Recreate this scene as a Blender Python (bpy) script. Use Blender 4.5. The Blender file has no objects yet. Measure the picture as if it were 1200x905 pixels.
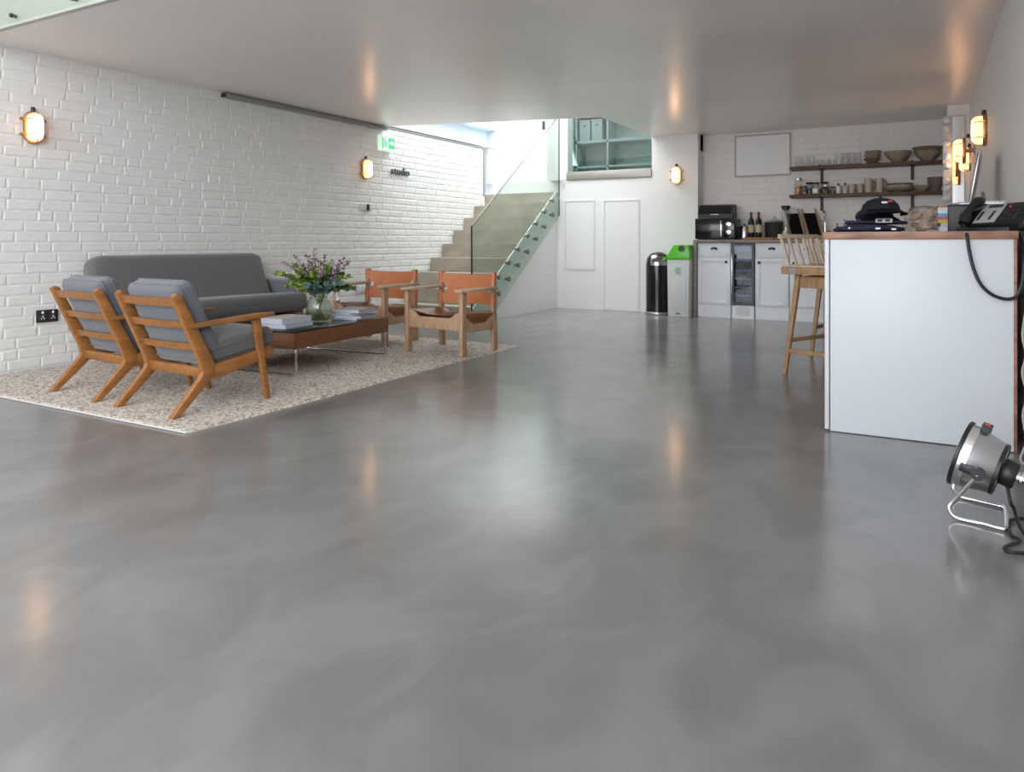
import bpy, bmesh, math, random
from mathutils import Vector, Matrix, Euler
random.seed(7)
D = bpy.data
SC = bpy.context.scene
COL = SC.collection
PI = math.pi
V = Vector

# ------------------------------------------------------------ camera, sky, lights, exposure
cd = D.cameras.new('camera'); cam = D.objects.new('camera', cd); COL.objects.link(cam)
cd.sensor_width = 36.0; cd.lens = 857 / 1200 * 36
cd.shift_y = -169.5 / 1200
cam.location = (0, 0, 0.92); cam.rotation_euler = (PI / 2, 0, math.asin(0.48867))
cd.clip_start = 0.02
SC.camera = cam

w = D.worlds.new('overcast_sky'); SC.world = w; w.use_nodes = True
bg = w.node_tree.nodes['Background']
bg.inputs[0].default_value = (0.83, 0.90, 1.0, 1); bg.inputs[1].default_value = 1.2

def area(name, loc, rot, sx, sy, power, col):
    l = D.lights.new(name, 'AREA'); l.shape = 'RECTANGLE'; l.size = sx; l.size_y = sy
    l.energy = power; l.color = col
    o = D.objects.new(name, l); COL.objects.link(o); o.location = loc; o.rotation_euler = rot
    return o
area('front_window_daylight', (-2.6, -6.45, 2.45), (-PI / 2, 0, PI), 5.6, 4.2, 235, (0.93, 0.96, 1.0))
area('side_fill_light', (0.50, -3.6, 2.7), (0, PI / 2, 0), 3.4, 4.2, 270, (0.97, 0.98, 1.0))  # fill light added to brighten the brick wall, no window known there
area('stairwell_skylight', (-4.9, 8.7, 4.45), (0, 0, 0), 3.6, 3.8, 175, (0.95, 0.98, 1.0))
SC.view_settings.view_transform = 'Standard'; SC.view_settings.look = 'None'
SC.view_settings.gamma = 1.0; SC.view_settings.use_curve_mapping = False
SC.view_settings.exposure = 0.53

# ------------------------------------------------------------ materials
def new_mat(name):
    m = D.materials.new(name); m.use_nodes = True
    nt = m.node_tree
    return m, nt, nt.nodes['Principled BSDF']
def pm(name, col, rough=0.5, metal=0.0, noise=None, bump=None, spec=0.5, emit=None, sheen=0, coat=0):
    """noise=(scale, amount, (sx,sy,sz)); bump=(scale, strength)"""
    m, nt, b = new_mat(name)
    b.inputs['Base Color'].default_value = (*col, 1)
    b.inputs['Roughness'].default_value = rough; b.inputs['Metallic'].default_value = metal
    b.inputs['Specular IOR Level'].default_value = spec
    if sheen: b.inputs['Sheen Weight'].default_value = sheen
    if coat: b.inputs['Coat Weight'].default_value = coat
    if emit:
        b.inputs['Emission Color'].default_value = (*emit[0], 1); b.inputs['Emission Strength'].default_value = emit[1]
    if noise or bump:
        tc = nt.nodes.new('ShaderNodeTexCoord')
    if noise:
        sc, amt, st = noise
        mp = nt.nodes.new('ShaderNodeMapping'); mp.inputs['Scale'].default_value = st
        nt.links.new(tc.outputs['Object'], mp.inputs['Vector'])
        n = nt.nodes.new('ShaderNodeTexNoise'); n.inputs['Scale'].default_value = sc; n.inputs['Detail'].default_value = 6
        nt.links.new(mp.outputs[0], n.inputs['Vector'])
        r = nt.nodes.new('ShaderNodeValToRGB')
        r.color_ramp.elements[0].position = 0.3; r.color_ramp.elements[1].position = 0.7
        r.color_ramp.elements[0].color = (*[c * (1 - amt) for c in col], 1)
        r.color_ramp.elements[1].color = (*[min(1, c * (1 + amt)) for c in col], 1)
        nt.links.new(n.outputs['Fac'], r.inputs[0]); nt.links.new(r.outputs[0], b.inputs['Base Color'])
    if bump:
        n2 = nt.nodes.new('ShaderNodeTexNoise'); n2.inputs['Scale'].default_value = bump[0]; n2.inputs['Detail'].default_value = 4
        nt.links.new(tc.outputs['Object'], n2.inputs['Vector'])
        bp = nt.nodes.new('ShaderNodeBump'); bp.inputs['Strength'].default_value = bump[1]; bp.inputs['Distance'].default_value = 0.01
        nt.links.new(n2.outputs['Fac'], bp.inputs['Height']); nt.links.new(bp.outputs[0], b.inputs['Normal'])
    return m
def glass(name, tint, fac=1.0, ior=1.45, rough=0.0):
    m, nt, b = new_mat(name)
    nt.nodes.remove(b)
    out = nt.nodes['Material Output']
    t = nt.nodes.new('ShaderNodeBsdfTransparent'); t.inputs[0].default_value = (*tint, 1)
    g = nt.nodes.new('ShaderNodeBsdfGlossy'); g.inputs['Roughness'].default_value = rough
    f = nt.nodes.new('ShaderNodeFresnel'); f.inputs[0].default_value = ior
    mul = nt.nodes.new('ShaderNodeMath'); mul.operation = 'MULTIPLY'; mul.inputs[1].default_value = fac
    mx = nt.nodes.new('ShaderNodeMixShader')
    geo = nt.nodes.new('ShaderNodeNewGeometry')          # same reflectance on the way in and out of the thin pane
    mr = nt.nodes.new('ShaderNodeMapRange'); mr.inputs['To Min'].default_value = ior; mr.inputs['To Max'].default_value = 1 / ior
    nt.links.new(geo.outputs['Backfacing'], mr.inputs['Value']); nt.links.new(mr.outputs[0], f.inputs[0])
    nt.links.new(f.outputs[0], mul.inputs[0]); nt.links.new(mul.outputs[0], mx.inputs[0])
    nt.links.new(t.outputs[0], mx.inputs[1]); nt.links.new(g.outputs[0], mx.inputs[2])
    nt.links.new(mx.outputs[0], out.inputs['Surface'])
    return m

M = {}
M['wall'] = pm('white_wall_paint', (0.80, 0.79, 0.77), 0.55, bump=(60, 0.03))
M['ceiling'] = pm('ceiling_paint', (0.90, 0.86, 0.835), 0.28, spec=0.5, noise=(1.2, 0.03, (1, 1, 1)))
M['brick'] = pm('white_painted_brick', (0.77, 0.77, 0.755), 0.5, noise=(9, 0.03, (1, 1, 1)), bump=(26, 0.22))
M['kbrick'] = pm('white_kitchen_brick', (0.82, 0.79, 0.76), 0.45, bump=(50, 0.06))
M['trimwhite'] = pm('white_joinery', (0.82, 0.82, 0.82), 0.4)
M['cabwhite'] = pm('cabinet_white', (0.80, 0.82, 0.85), 0.38)
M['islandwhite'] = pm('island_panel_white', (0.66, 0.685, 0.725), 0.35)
M['steelpaint'] = pm('pale_blue_white_steel', (0.72, 0.80, 0.86), 0.4)
M['concrete'] = pm('stair_concrete', (0.36, 0.315, 0.245), 0.65, noise=(5, 0.16, (1, 1, 1.5)), bump=(70, 0.12))
M['oak'] = pm('warm_oak', (0.30, 0.125, 0.036), 0.38, noise=(7, 0.25, (6, 1, 6)))
M['paleoak'] = pm('soaped_oak', (0.46, 0.29, 0.18), 0.5, noise=(8, 0.2, (6, 6, 1)))
M['armoak'] = pm('weathered_oak_arm', (0.50, 0.38, 0.26), 0.55, noise=(8, 0.2, (6, 1, 6)))
M['leather'] = pm('tan_leather', (0.55, 0.20, 0.085), 0.42, noise=(6, 0.1, (1, 1, 1)), bump=(120, 0.05))
M['seatleather'] = pm('brown_saddle_leather', (0.40, 0.17, 0.075), 0.35, noise=(6, 0.15, (1, 1, 1)), bump=(120, 0.05))
M['greywool'] = pm('charcoal_wool', (0.115, 0.115, 0.113), 0.9, noise=(120, 0.2, (1, 1, 1)), bump=(300, 0.3), sheen=0.3)
M['bluewool'] = pm('blue_grey_wool', (0.125, 0.135, 0.155), 0.9, noise=(120, 0.2, (1, 1, 1)), bump=(300, 0.3), sheen=0.3)
M['walnut'] = pm('walnut_veneer', (0.165, 0.066, 0.027), 0.33, noise=(5, 0.35, (1, 8, 12)))
M['blacktop'] = pm('black_laminate', (0.012, 0.013, 0.014), 0.18)
M['chrome'] = pm('chrome', (0.75, 0.75, 0.76), 0.15, 1.0)
M['steel'] = pm('brushed_steel', (0.52, 0.52, 0.53), 0.32, 1.0)
M['channel'] = pm('satin_channel_steel', (0.40, 0.37, 0.33), 0.4, 0.6)
M['trackgrey'] = pm('grey_track_paint', (0.33, 0.33, 0.31), 0.4)
M['darkchrome'] = pm('dark_stainless', (0.22, 0.22, 0.21), 0.25, 1.0)
M['fascia'] = pm('gallery_edge_paint', (0.50, 0.51, 0.47), 0.5)
M['darksteel'] = pm('dark_steel', (0.05, 0.045, 0.042), 0.5, 0.6)
M['brass'] = pm('aged_brass', (0.50, 0.30, 0.14), 0.35, 0.9)
M['black'] = pm('black_plastic', (0.012, 0.012, 0.013), 0.35)
M['blackgloss'] = pm('black_gloss', (0.008, 0.008, 0.009), 0.12)
M['charcoal'] = pm('charcoal_plastic', (0.035, 0.033, 0.034), 0.5)
M['green'] = pm('bright_green_plastic', (0.10, 0.52, 0.012), 0.3)
M['lightgrey'] = pm('light_grey_plastic', (0.60, 0.60, 0.60), 0.4)
M['worktop'] = pm('grey_brown_worktop', (0.25, 0.20, 0.165), 0.45, noise=(8, 0.22, (1, 6, 6)))
M['islandtop'] = pm('walnut_block_top', (0.30, 0.155, 0.10), 0.4, noise=(9, 0.4, (1, 5, 5)))
M['shelfwood'] = pm('dark_stained_board', (0.11, 0.052, 0.026), 0.5, noise=(8, 0.35, (1, 8, 8)))
M['stoolwood'] = pm('light_oiled_oak', (0.42, 0.25, 0.125), 0.45, noise=(9, 0.22, (6, 6, 1)))
M['stoolpale'] = pm('pale_worn_oak', (0.66, 0.53, 0.40), 0.5, noise=(9, 0.14, (6, 6, 1)))
M['stoneware'] = pm('buff_stoneware', (0.33, 0.27, 0.20), 0.45, noise=(14, 0.15, (1, 1, 1)))
M['darkstone'] = pm('brown_stoneware', (0.19, 0.15, 0.11), 0.4, noise=(14, 0.15, (1, 1, 1)))
M['cream'] = pm('cream_stoneware', (0.52, 0.45, 0.36), 0.4)
M['paper'] = pm('paper_white', (0.70, 0.71, 0.73), 0.6)
M['pages'] = pm('page_edges', (0.55, 0.58, 0.66), 0.7, noise=(40, 0.15, (0.2, 0.2, 12)))
M['cover1'] = pm('magazine_cover_beige', (0.50, 0.44, 0.40), 0.3, noise=(14, 0.4, (1, 1, 1)))
M['cover2'] = pm('magazine_cover_grey', (0.28, 0.29, 0.31), 0.3, noise=(18, 0.5, (1, 1, 1)))
M['cover3'] = pm('magazine_cover_blue', (0.20, 0.25, 0.40), 0.3, noise=(18, 0.4, (1, 1, 1)))
M['cover4'] = pm('magazine_cover_tan', (0.36, 0.20, 0.12), 0.3, noise=(18, 0.4, (1, 1, 1)))
M['navy'] = pm('navy_cotton', (0.006, 0.0065, 0.012), 0.8, bump=(90, 0.2))
M['navy2'] = pm('navy_jersey', (0.022, 0.020, 0.052), 0.75, noise=(14, 0.3, (1, 1, 1)), bump=(40, 0.4))
M['white'] = pm('white_print', (0.85, 0.85, 0.85), 0.5)
M['red'] = pm('red_print', (0.70, 0.03, 0.02), 0.4)
M['leaf'] = pm('fresh_green_leaf', (0.19, 0.28, 0.05), 0.5, noise=(30, 0.4, (1, 1, 1)))
M['darkleaf'] = pm('dark_green_leaf', (0.045, 0.10, 0.025), 0.5, noise=(30, 0.4, (1, 1, 1)))
M['eucalyptus'] = pm('eucalyptus_leaf', (0.10, 0.17, 0.15), 0.55, noise=(30, 0.3, (1, 1, 1)))
M['pink'] = pm('mauve_petal', (0.54, 0.36, 0.45), 0.6, noise=(40, 0.3, (1, 1, 1)))
M['petalwhite'] = pm('white_petal', (0.80, 0.77, 0.72), 0.55)
M['stem'] = pm('plant_stem', (0.14, 0.17, 0.05), 0.6)
M['clear'] = glass('clear_glass', (0.97, 0.98, 0.98), 1.2)
M['vaseglass'] = glass('vase_glass', (0.93, 0.95, 0.94), 1.6)
M['water'] = glass('vase_water', (0.80, 0.84, 0.74), 0.6, 1.33)
M['greenglass'] = glass('green_tinted_glass', (0.84, 0.90, 0.86), 1.0)
M['greenedge'] = pm('glass_edge_dark_green', (0.02, 0.06, 0.045), 0.2)
M['galleryglass'] = glass('gallery_glass', (0.93, 0.95, 0.93), 1.0)
M['officeglass'] = glass('office_glass', (0.66, 0.74, 0.72), 1.1)
M['coolerglass'] = glass('cooler_door_glass', (0.45, 0.50, 0.58), 1.2)
M['plasticbag'] = glass('crinkled_clear_plastic', (0.90, 0.88, 0.86), 2.6, 1.45, 0.25)
M['lampglass'] = pm('lit_lamp_glass', (0.9, 0.7, 0.5), 0.4, emit=((1.0, 0.58, 0.30), 17.0))
M['lampshell'] = pm('orange_glow_rim', (0.8, 0.55, 0.35), 0.4, emit=((1.0, 0.42, 0.16), 2.2))  # orange falloff of the lamp's glow, put into the rim's emission colour
M['exitwhite'] = pm('lit_sign_white', (0.8, 0.9, 0.85), 0.4, emit=((0.85, 1.0, 0.93), 0.3))
M['exitgreen'] = pm('lit_sign_green', (0.0, 0.45, 0.12), 0.4, emit=((0.0, 0.55, 0.14), 0.7))
M['bulb'] = pm('frosted_bulb', (0.72, 0.72, 0.80), 0.15, spec=0.8)
M['mirror'] = pm('mirror_silver', (0.9, 0.92, 0.93), 0.02, 1.0)
M['cardbox'] = pm('grey_storage_box', (0.24, 0.27, 0.26), 0.6)
M['greyshelf'] = pm('grey_shelf', (0.26, 0.30, 0.29), 0.5)
M['officewall'] = pm('office_grey_wall', (0.38, 0.42, 0.41), 0.6)
M['copper'] = pm('copper_can', (0.55, 0.32, 0.2), 0.3, 0.9)
M['winebottle'] = pm('dark_wine_glass', (0.01, 0.014, 0.008), 0.1)
M['winelabel'] = pm('cream_wine_label', (0.55, 0.47, 0.30), 0.6)
M['wax'] = pm('dark_red_capsule', (0.16, 0.012, 0.015), 0.35)
M['board'] = pm('chopping_board_wood', (0.36, 0.16, 0.06), 0.5, noise=(9, 0.25, (1, 6, 1)))
M['blackcloth'] = pm('black_canvas', (0.006, 0.006, 0.007), 0.9)
M['spice'] = pm('brown_spice', (0.14, 0.07, 0.03), 0.8, noise=(60, 0.5, (1, 1, 1)))
M['cable'] = pm('black_rubber', (0.01, 0.01, 0.011), 0.45)
M['greycable'] = pm('pale_grey_cable', (0.42, 0.40, 0.36), 0.5)
M['beige'] = pm('beige_cloth', (0.66, 0.53, 0.43), 0.7, noise=(20, 0.25, (1, 1, 1)))
M['letter'] = pm('grey_green_letter', (0.09, 0.10, 0.09), 0.4)
M['orangeprint'] = pm('orange_print', (0.6, 0.22, 0.05), 0.5)
M['cyan'] = pm('cyan_spine', (0.05, 0.35, 0.45), 0.5)
M['yellow'] = pm('yellow_spine', (0.6, 0.5, 0.05), 0.5)
M['magenta'] = pm('magenta_spine', (0.45, 0.08, 0.22), 0.5)
M['phonegrey'] = pm('phone_silver', (0.40, 0.39, 0.40), 0.4)

def floor_mat():
    m, nt, b = new_mat('polished_grey_resin')
    tc = nt.nodes.new('ShaderNodeTexCoord')
    def nz(scale, detail, dist, st=(1, 1, 1)):
        mp = nt.nodes.new('ShaderNodeMapping'); mp.inputs['Scale'].default_value = st
        nt.links.new(tc.outputs['Object'], mp.inputs[0])
        n = nt.nodes.new('ShaderNodeTexNoise'); n.inputs['Scale'].default_value = scale; n.inputs['Detail'].default_value = detail
        n.inputs['Distortion'].default_value = dist
        nt.links.new(mp.outputs[0], n.inputs['Vector']); return n
    a = nz(0.7, 5, 0.4); c = nz(2.6, 4, 0.8, (1.4, 1, 1)); d = nz(4.5, 1.0, 0.2, (1.3, 1, 1))
    r1 = nt.nodes.new('ShaderNodeValToRGB')
    r1.color_ramp.elements[0].position = 0.36; r1.color_ramp.elements[1].position = 0.66
    r1.color_ramp.elements[0].color = (0.166, 0.162, 0.160, 1); r1.color_ramp.elements[1].color = (0.258, 0.253, 0.250, 1)
    r2 = nt.nodes.new('ShaderNodeValToRGB')
    r2.color_ramp.elements[0].position = 0.4; r2.color_ramp.elements[1].position = 0.62
    r2.color_ramp.elements[0].color = (0.166, 0.163, 0.161, 1); r2.color_ramp.elements[1].color = (0.252, 0.249, 0.246, 1)
    mx = nt.nodes.new('ShaderNodeMixRGB'); mx.inputs[0].default_value = 0.5
    nt.links.new(a.outputs['Fac'], r1.inputs[0]); nt.links.new(c.outputs['Fac'], r2.inputs[0])
    nt.links.new(r1.outputs[0], mx.inputs[1]); nt.links.new(r2.outputs[0], mx.inputs[2])
    nt.links.new(mx.outputs[0], b.inputs['Base Color'])
    mr = nt.nodes.new('ShaderNodeMapRange'); mr.inputs['To Min'].default_value = 0.14; mr.inputs['To Max'].default_value = 0.20
    nt.links.new(c.outputs['Fac'], mr.inputs['Value']); nt.links.new(mr.outputs[0], b.inputs['Roughness'])
    bp = nt.nodes.new('ShaderNodeBump'); bp.inputs['Strength'].default_value = 0.045; bp.inputs['Distance'].default_value = 0.02
    nt.links.new(d.outputs['Fac'], bp.inputs['Height']); nt.links.new(bp.outputs[0], b.inputs['Normal'])
    b.inputs['Specular IOR Level'].default_value = 0.9
    # the resin's polish is uneven: a clear sheen mixed with a hazier one
    b2 = nt.nodes.new('ShaderNodeBsdfPrincipled'); b2.inputs['Roughness'].default_value = 0.28; b2.inputs['Specular IOR Level'].default_value = 0.8
    nt.links.new(mx.outputs[0], b2.inputs['Base Color']); nt.links.new(bp.outputs[0], b2.inputs['Normal'])
    ms = nt.nodes.new('ShaderNodeMixShader'); ms.inputs[0].default_value = 0.33
    nt.links.new(b.outputs[0], ms.inputs[1]); nt.links.new(b2.outputs[0], ms.inputs[2])
    nt.links.new(ms.outputs[0], nt.nodes['Material Output'].inputs['Surface'])
    return m
M['floor'] = floor_mat()

def rug_mat():
    m, nt, b = new_mat('woven_jute_wool')
    tc = nt.nodes.new('ShaderNodeTexCoord')
    n = nt.nodes.new('ShaderNodeTexVoronoi'); n.inputs['Scale'].default_value = 80
    nt.links.new(tc.outputs['Object'], n.inputs['Vector'])
    r = nt.nodes.new('ShaderNodeValToRGB')
    for i, (p, c) in enumerate(((0.0, (0.26, 0.19, 0.14)), (0.25, (0.46, 0.39, 0.33)), (0.6, (0.60, 0.54, 0.48)), (1.0, (0.70, 0.66, 0.61)))):
        e = r.color_ramp.elements[i] if i < 2 else r.color_ramp.elements.new(p)
        e.position = p; e.color = (*c, 1)
    sp = nt.nodes.new('ShaderNodeSeparateColor')
    nt.links.new(n.outputs['Color'], sp.inputs[0]); nt.links.new(sp.outputs[0], r.inputs[0])
    nt.links.new(r.outputs[0], b.inputs['Base Color'])
    b.inputs['Roughness'].default_value = 0.95
    return m
M['rug'] = rug_mat()
M['binding'] = pm('rug_binding', (0.58, 0.56, 0.55), 0.9)

# ------------------------------------------------------------ mesh helpers
def BM(): return bmesh.new()
def _xf(verts, mat):
    for v in verts: v.co = mat @ v.co
def box(bm, c, s, rot=None, bev=0.0, seg=2):
    r = bmesh.ops.create_cube(bm, size=1.0)
    vs = r['verts']
    R = rot.to_matrix().to_4x4() if isinstance(rot, Euler) else (rot if rot is not None else Matrix.Identity(4))
    _xf(vs, Matrix.Translation(V(c)) @ R @ Matrix.Diagonal((s[0], s[1], s[2], 1)))
    if bev > 0:
        es = list({e for v in vs for e in v.link_edges})
        bmesh.ops.bevel(bm, geom=es, offset=bev, segments=seg, affect='EDGES', profile=0.5)
    return bm
def bx(bm, x0, x1, y0, y1, z0, z1, bev=0.0, seg=2):
    return box(bm, ((x0 + x1) / 2, (y0 + y1) / 2, (z0 + z1) / 2), (abs(x1 - x0), abs(y1 - y0), abs(z1 - z0)), None, bev, seg)
def beam(bm, p0, p1, w, h, w1=None, h1=None, side=(1, 0, 0), bev=0.0):
    """bar from p0 to p1: w measured along side, h across"""
    p0, p1 = V(p0), V(p1); w1 = w if w1 is None else w1; h1 = h if h1 is None else h1
    d = (p1 - p0).normalized(); s = V(side); s = (s - d * s.dot(d)).normalized(); u = d.cross(s)
    vs = []
    for p, a, b in ((p0, w, h), (p1, w1, h1)):
        for i, j in ((-1, -1), (1, -1), (1, 1), (-1, 1)):
            vs.append(bm.verts.new(p + s * (i * a / 2) + u * (j * b / 2)))
    f = [(3, 2, 1, 0), (4, 5, 6, 7), (0, 1, 5, 4), (1, 2, 6, 5), (2, 3, 7, 6), (3, 0, 4, 7)]
    fs = [bm.faces.new([vs[k] for k in q]) for q in f]
    bmesh.ops.recalc_face_normals(bm, faces=fs)
    if bev > 0:
        es = list({e for v in vs for e in v.link_edges})
        bmesh.ops.bevel(bm, geom=es, offset=bev, segments=2, affect='EDGES', profile=0.5)
    return bm
def tube(bm, pts, r, n=8, closed=False, radii=None):
    pts = [V(p) for p in pts]; k = len(pts); rings = []
    prev = None
    for i, p in enumerate(pts):
        if closed: t = (pts[(i + 1) % k] - pts[i - 1])
        else: t = (pts[min(i + 1, k - 1)] - pts[max(i - 1, 0)])
        t.normalize()
        if prev is None:
            a = V((0, 0, 1)) if abs(t.z) < 0.9 else V((1, 0, 0))
            s = t.cross(a).normalized()
        else:
            s = (prev - t * prev.dot(t))
            s = s.normalized() if s.length > 1e-6 else t.orthogonal().normalized()
        prev = s; u = t.cross(s); rr = radii[i] if radii else r
        rings.append([bm.verts.new(p + (s * math.cos(2 * PI * j / n) + u * math.sin(2 * PI * j / n)) * rr) for j in range(n)])
    for i in range(k if closed else k - 1):
        a, b = rings[i], rings[(i + 1) % k]
        for j in range(n):
            bm.faces.new((a[j], a[(j + 1) % n], b[(j + 1) % n], b[j]))
    if not closed:
        bm.faces.new(rings[0][::-1]); bm.faces.new(rings[-1])
    return bm
def lathe(bm, prof, n=20, mat=None):
    """prof: list of (r,z); revolved about z then placed with mat"""
    mat = mat or Matrix.Identity(4); rings = []
    for r, z in prof:
        if r < 1e-6: rings.append([bm.verts.new(mat @ V((0, 0, z)))])
        else: rings.append([bm.verts.new(mat @ V((r * math.cos(2 * PI * j / n), r * math.sin(2 * PI * j / n), z))) for j in range(n)])
    fs = []
    for a, b in zip(rings, rings[1:]):
        for j in range(n):
            j2 = (j + 1) % n
            if len(a) == 1 and len(b) == 1: continue
            if len(a) == 1: fs.append(bm.faces.new((a[0], b[j], b[j2])))
            elif len(b) == 1: fs.append(bm.faces.new((a[j], a[j2], b[0])))
            else: fs.append(bm.faces.new((a[j], a[j2], b[j2], b[j])))
    bmesh.ops.recalc_face_normals(bm, faces=fs)
    return bm
def prism(bm, poly, a0, a1, axes='xyz', bev=0.0):
    """poly in the plane of the first two axes, extruded along the third from a0 to a1"""
    ix = ['xyz'.index(c) for c in axes]
    def mk(p, a):
        q = [0, 0, 0]; q[ix[0]], q[ix[1]], q[ix[2]] = p[0], p[1], a
        return bm.verts.new(q)
    A = [mk(p, a0) for p in poly]; B = [mk(p, a1) for p in poly]; n = len(poly)
    fs = [bm.faces.new(A), bm.faces.new(B)]
    for i in range(n): fs.append(bm.faces.new((A[i], A[(i + 1) % n], B[(i + 1) % n], B[i])))
    bmesh.ops.recalc_face_normals(bm, faces=fs)
    if bev > 0:
        es = list({e for f in fs[:2] for e in f.edges})
        bmesh.ops.bevel(bm, geom=es, offset=bev, segments=2, affect='EDGES', profile=0.5)
        fs = []
    if n > 4: bmesh.ops.triangulate(bm, faces=[f for f in bm.faces if len(f.verts) > 4])
    return bm
def sheet(bm, fn, nu, nv, thick=0.0):
    """grid surface fn(u,v) with u,v in 0..1, optionally given thickness"""
    g = [[bm.verts.new(fn(i / nu, j / nv)) for j in range(nv + 1)] for i in range(nu + 1)]
    fs = [bm.faces.new((g[i][j], g[i + 1][j], g[i + 1][j + 1], g[i][j + 1])) for i in range(nu) for j in range(nv)]
    if thick: bmesh.ops.solidify(bm, geom=fs, thickness=thick)
    return bm
def ball(bm, c, r, sx=1, sy=1, sz=1, u=12, v=8, rot=None):
    R = rot or Matrix.Identity(4)
    bmesh.ops.create_uvsphere(bm, u_segments=u, v_segments=v, radius=r, matrix=Matrix.Translation(V(c)) @ R @ Matrix.Diagonal((sx, sy, sz, 1)))
    return bm
def obj(name, bm, mat, parent=None, smooth=40):
    me = D.meshes.new(name); bm.to_mesh(me); bm.free()
    me.materials.append(M[mat] if isinstance(mat, str) else mat)
    if smooth:
        me.shade_smooth(); me.set_sharp_from_angle(angle=math.radians(smooth))
    o = D.objects.new(name, me); COL.objects.link(o)
    if parent: o.parent = parent
    return o
def tag(o, label, cat, group=None):
    o['label'] = label; o['category'] = cat
    if group: o['group'] = group
    return o
def thing(name, label, cat, loc=(0, 0, 0), rz=0.0, group=None):
    o = D.objects.new(name, None); COL.objects.link(o); o.empty_display_size = 0.1
    o.location = loc; o.rotation_euler = (0, 0, rz)
    return tag(o, label, cat, group)
def struct(name, bm, mat, smooth=30):
    o = obj(name, bm, mat, None, smooth); o['kind'] = 'structure'; return o
def dup(root, loc, rz=None, label=None, group=None):
    kids = {}
    for o in D.objects:
        if o.parent: kids.setdefault(o.parent.name, []).append(o)
    def cp(o, par):
        c = o.copy(); COL.objects.link(c)
        if par: c.parent = par
        for k in kids.get(o.name, []): cp(k, c)
        return c
    r = cp(root, None); r.location = loc
    if rz is not None: r.rotation_euler = (0, 0, rz)
    if label: r['label'] = label
    if group: r['group'] = group
    return r
def text_mesh(s, size, depth):
    c = D.curves.new('t', 'FONT'); c.body = s; c.size = size; c.extrude = depth; c.resolution_u = 2
    o = D.objects.new('t', c); COL.objects.link(o)
    dg = bpy.context.evaluated_depsgraph_get(); dg.update()
    me = D.meshes.new_from_object(o.evaluated_get(dg))
    D.objects.remove(o); D.curves.remove(c)
    return me
def T(x, y, z): return Matrix.Translation((x, y, z))
def RX(a): return Matrix.Rotation(a, 4, 'X')
def RY(a): return Matrix.Rotation(a, 4, 'Y')
def RZ(a): return Matrix.Rotation(a, 4, 'Z')

# ------------------------------------------------------------ the setting
CH = 2.275          # ceiling height
XL, XR, YB, YK, YF = -5.55, 0.415, 9.15, 9.40, -6.5
UP = 1.77           # upper floor level
b = BM(); bx(b, XL - 0.3, XR + 0.1, YF - 0.1, YK + 0.1, -0.1, 0.0); floor = struct('floor', b, 'floor')
# ceiling slab with the stair opening cut out of it
b = BM(); prism(b, [(XL - 0.02, 2.5), (XR + 0.02, 2.5), (XR + 0.02, YK + 0.02), (-3.05, YK + 0.02), (-3.05, 7.44), (XL - 0.02, 6.78)], CH, CH + 0.32, 'xyz')
struct('ceiling', b, 'ceiling', 0)
b = BM(); bx(b, XL - 0.3, XR + 0.1, YF - 0.1, 2.62, 4.8, 4.9); struct('ceiling_front', b, 'wall')
b = BM(); bx(b, XL, XR, 2.56, 2.62, CH + 0.32, 4.8); struct('wall_upper', b, 'wall')
wl = BM(); bx(wl, XL - 0.25, XL, YF - 0.1, 2.5, 0, 4.8); bx(wl, XL - 0.25, XL, 2.5, 6.74, 0, CH + 0.004); bx(wl, XL - 0.25, XL, 6.74, 9.05, 0, CH - 0.01)
wall_left = struct('wall_left', wl, 'brick')
b = BM(); bx(b, XR, XR + 0.1, YF - 0.1, -5.7, 0, 4.8); bx(b, XR, XR + 0.1, -5.7, -1.5, 0, 0.95); bx(b, XR, XR + 0.1, -5.7, -1.5, 4.45, 4.8); bx(b, XR, XR + 0.1, -1.5, 2.6, 0, 4.8); bx(b, XR, XR + 0.1, 2.6, YK + 0.1, 0, CH + 0.3); struct('wall_right', b, 'wall')  # unseen opening behind the camera, made for the added side fill
b = BM(); bx(b, 0.225, XR, 8.5, YK, 0, CH); struct('wall_nib', b, 'wall')
# front wall (behind the photographer): a glazed shopfront of five tall bays
b = BM(); bx(b, XL - 0.25, XR + 0.1, YF - 0.1, YF, 0, 0.3); bx(b, XL - 0.25, XR + 0.1, YF - 0.1, YF, 4.6, 4.8)
for i in range(6):
    x = XL + (XR - XL) * i / 5; bx(b, x - 0.05, x + 0.05, YF - 0.1, YF, 0.3, 4.6)
struct('wall_front', b, 'wall')
# back wall under the landing
b = BM()
prism(b, [(-4.43, 0), (-3.05, 0), (-3.05, UP - 0.015), (-4.25, UP - 0.015), (-4.33, 1.62), (-4.43, 1.5)], YB, YB + 0.12, 'xzy')
struct('wall_back', b, 'wall')
b = BM(); bx(b, -3.05, -2.45, YB, YB + 0.12, 0, CH)
bx(b, -2.55, -2.45, YB + 0.12, YK, 0, CH)
bx(b, -3.05, -2.45, YB + 0.12, YB + 0.3, CH - 0.2, 3.8)
struct('wall_back_right', b, 'wall')
b = BM(); bx(b, -2.45, XR, YK, YK + 0.12, 0, CH); wall_kitchen = struct('wall_kitchen', b, 'kbrick')
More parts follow.
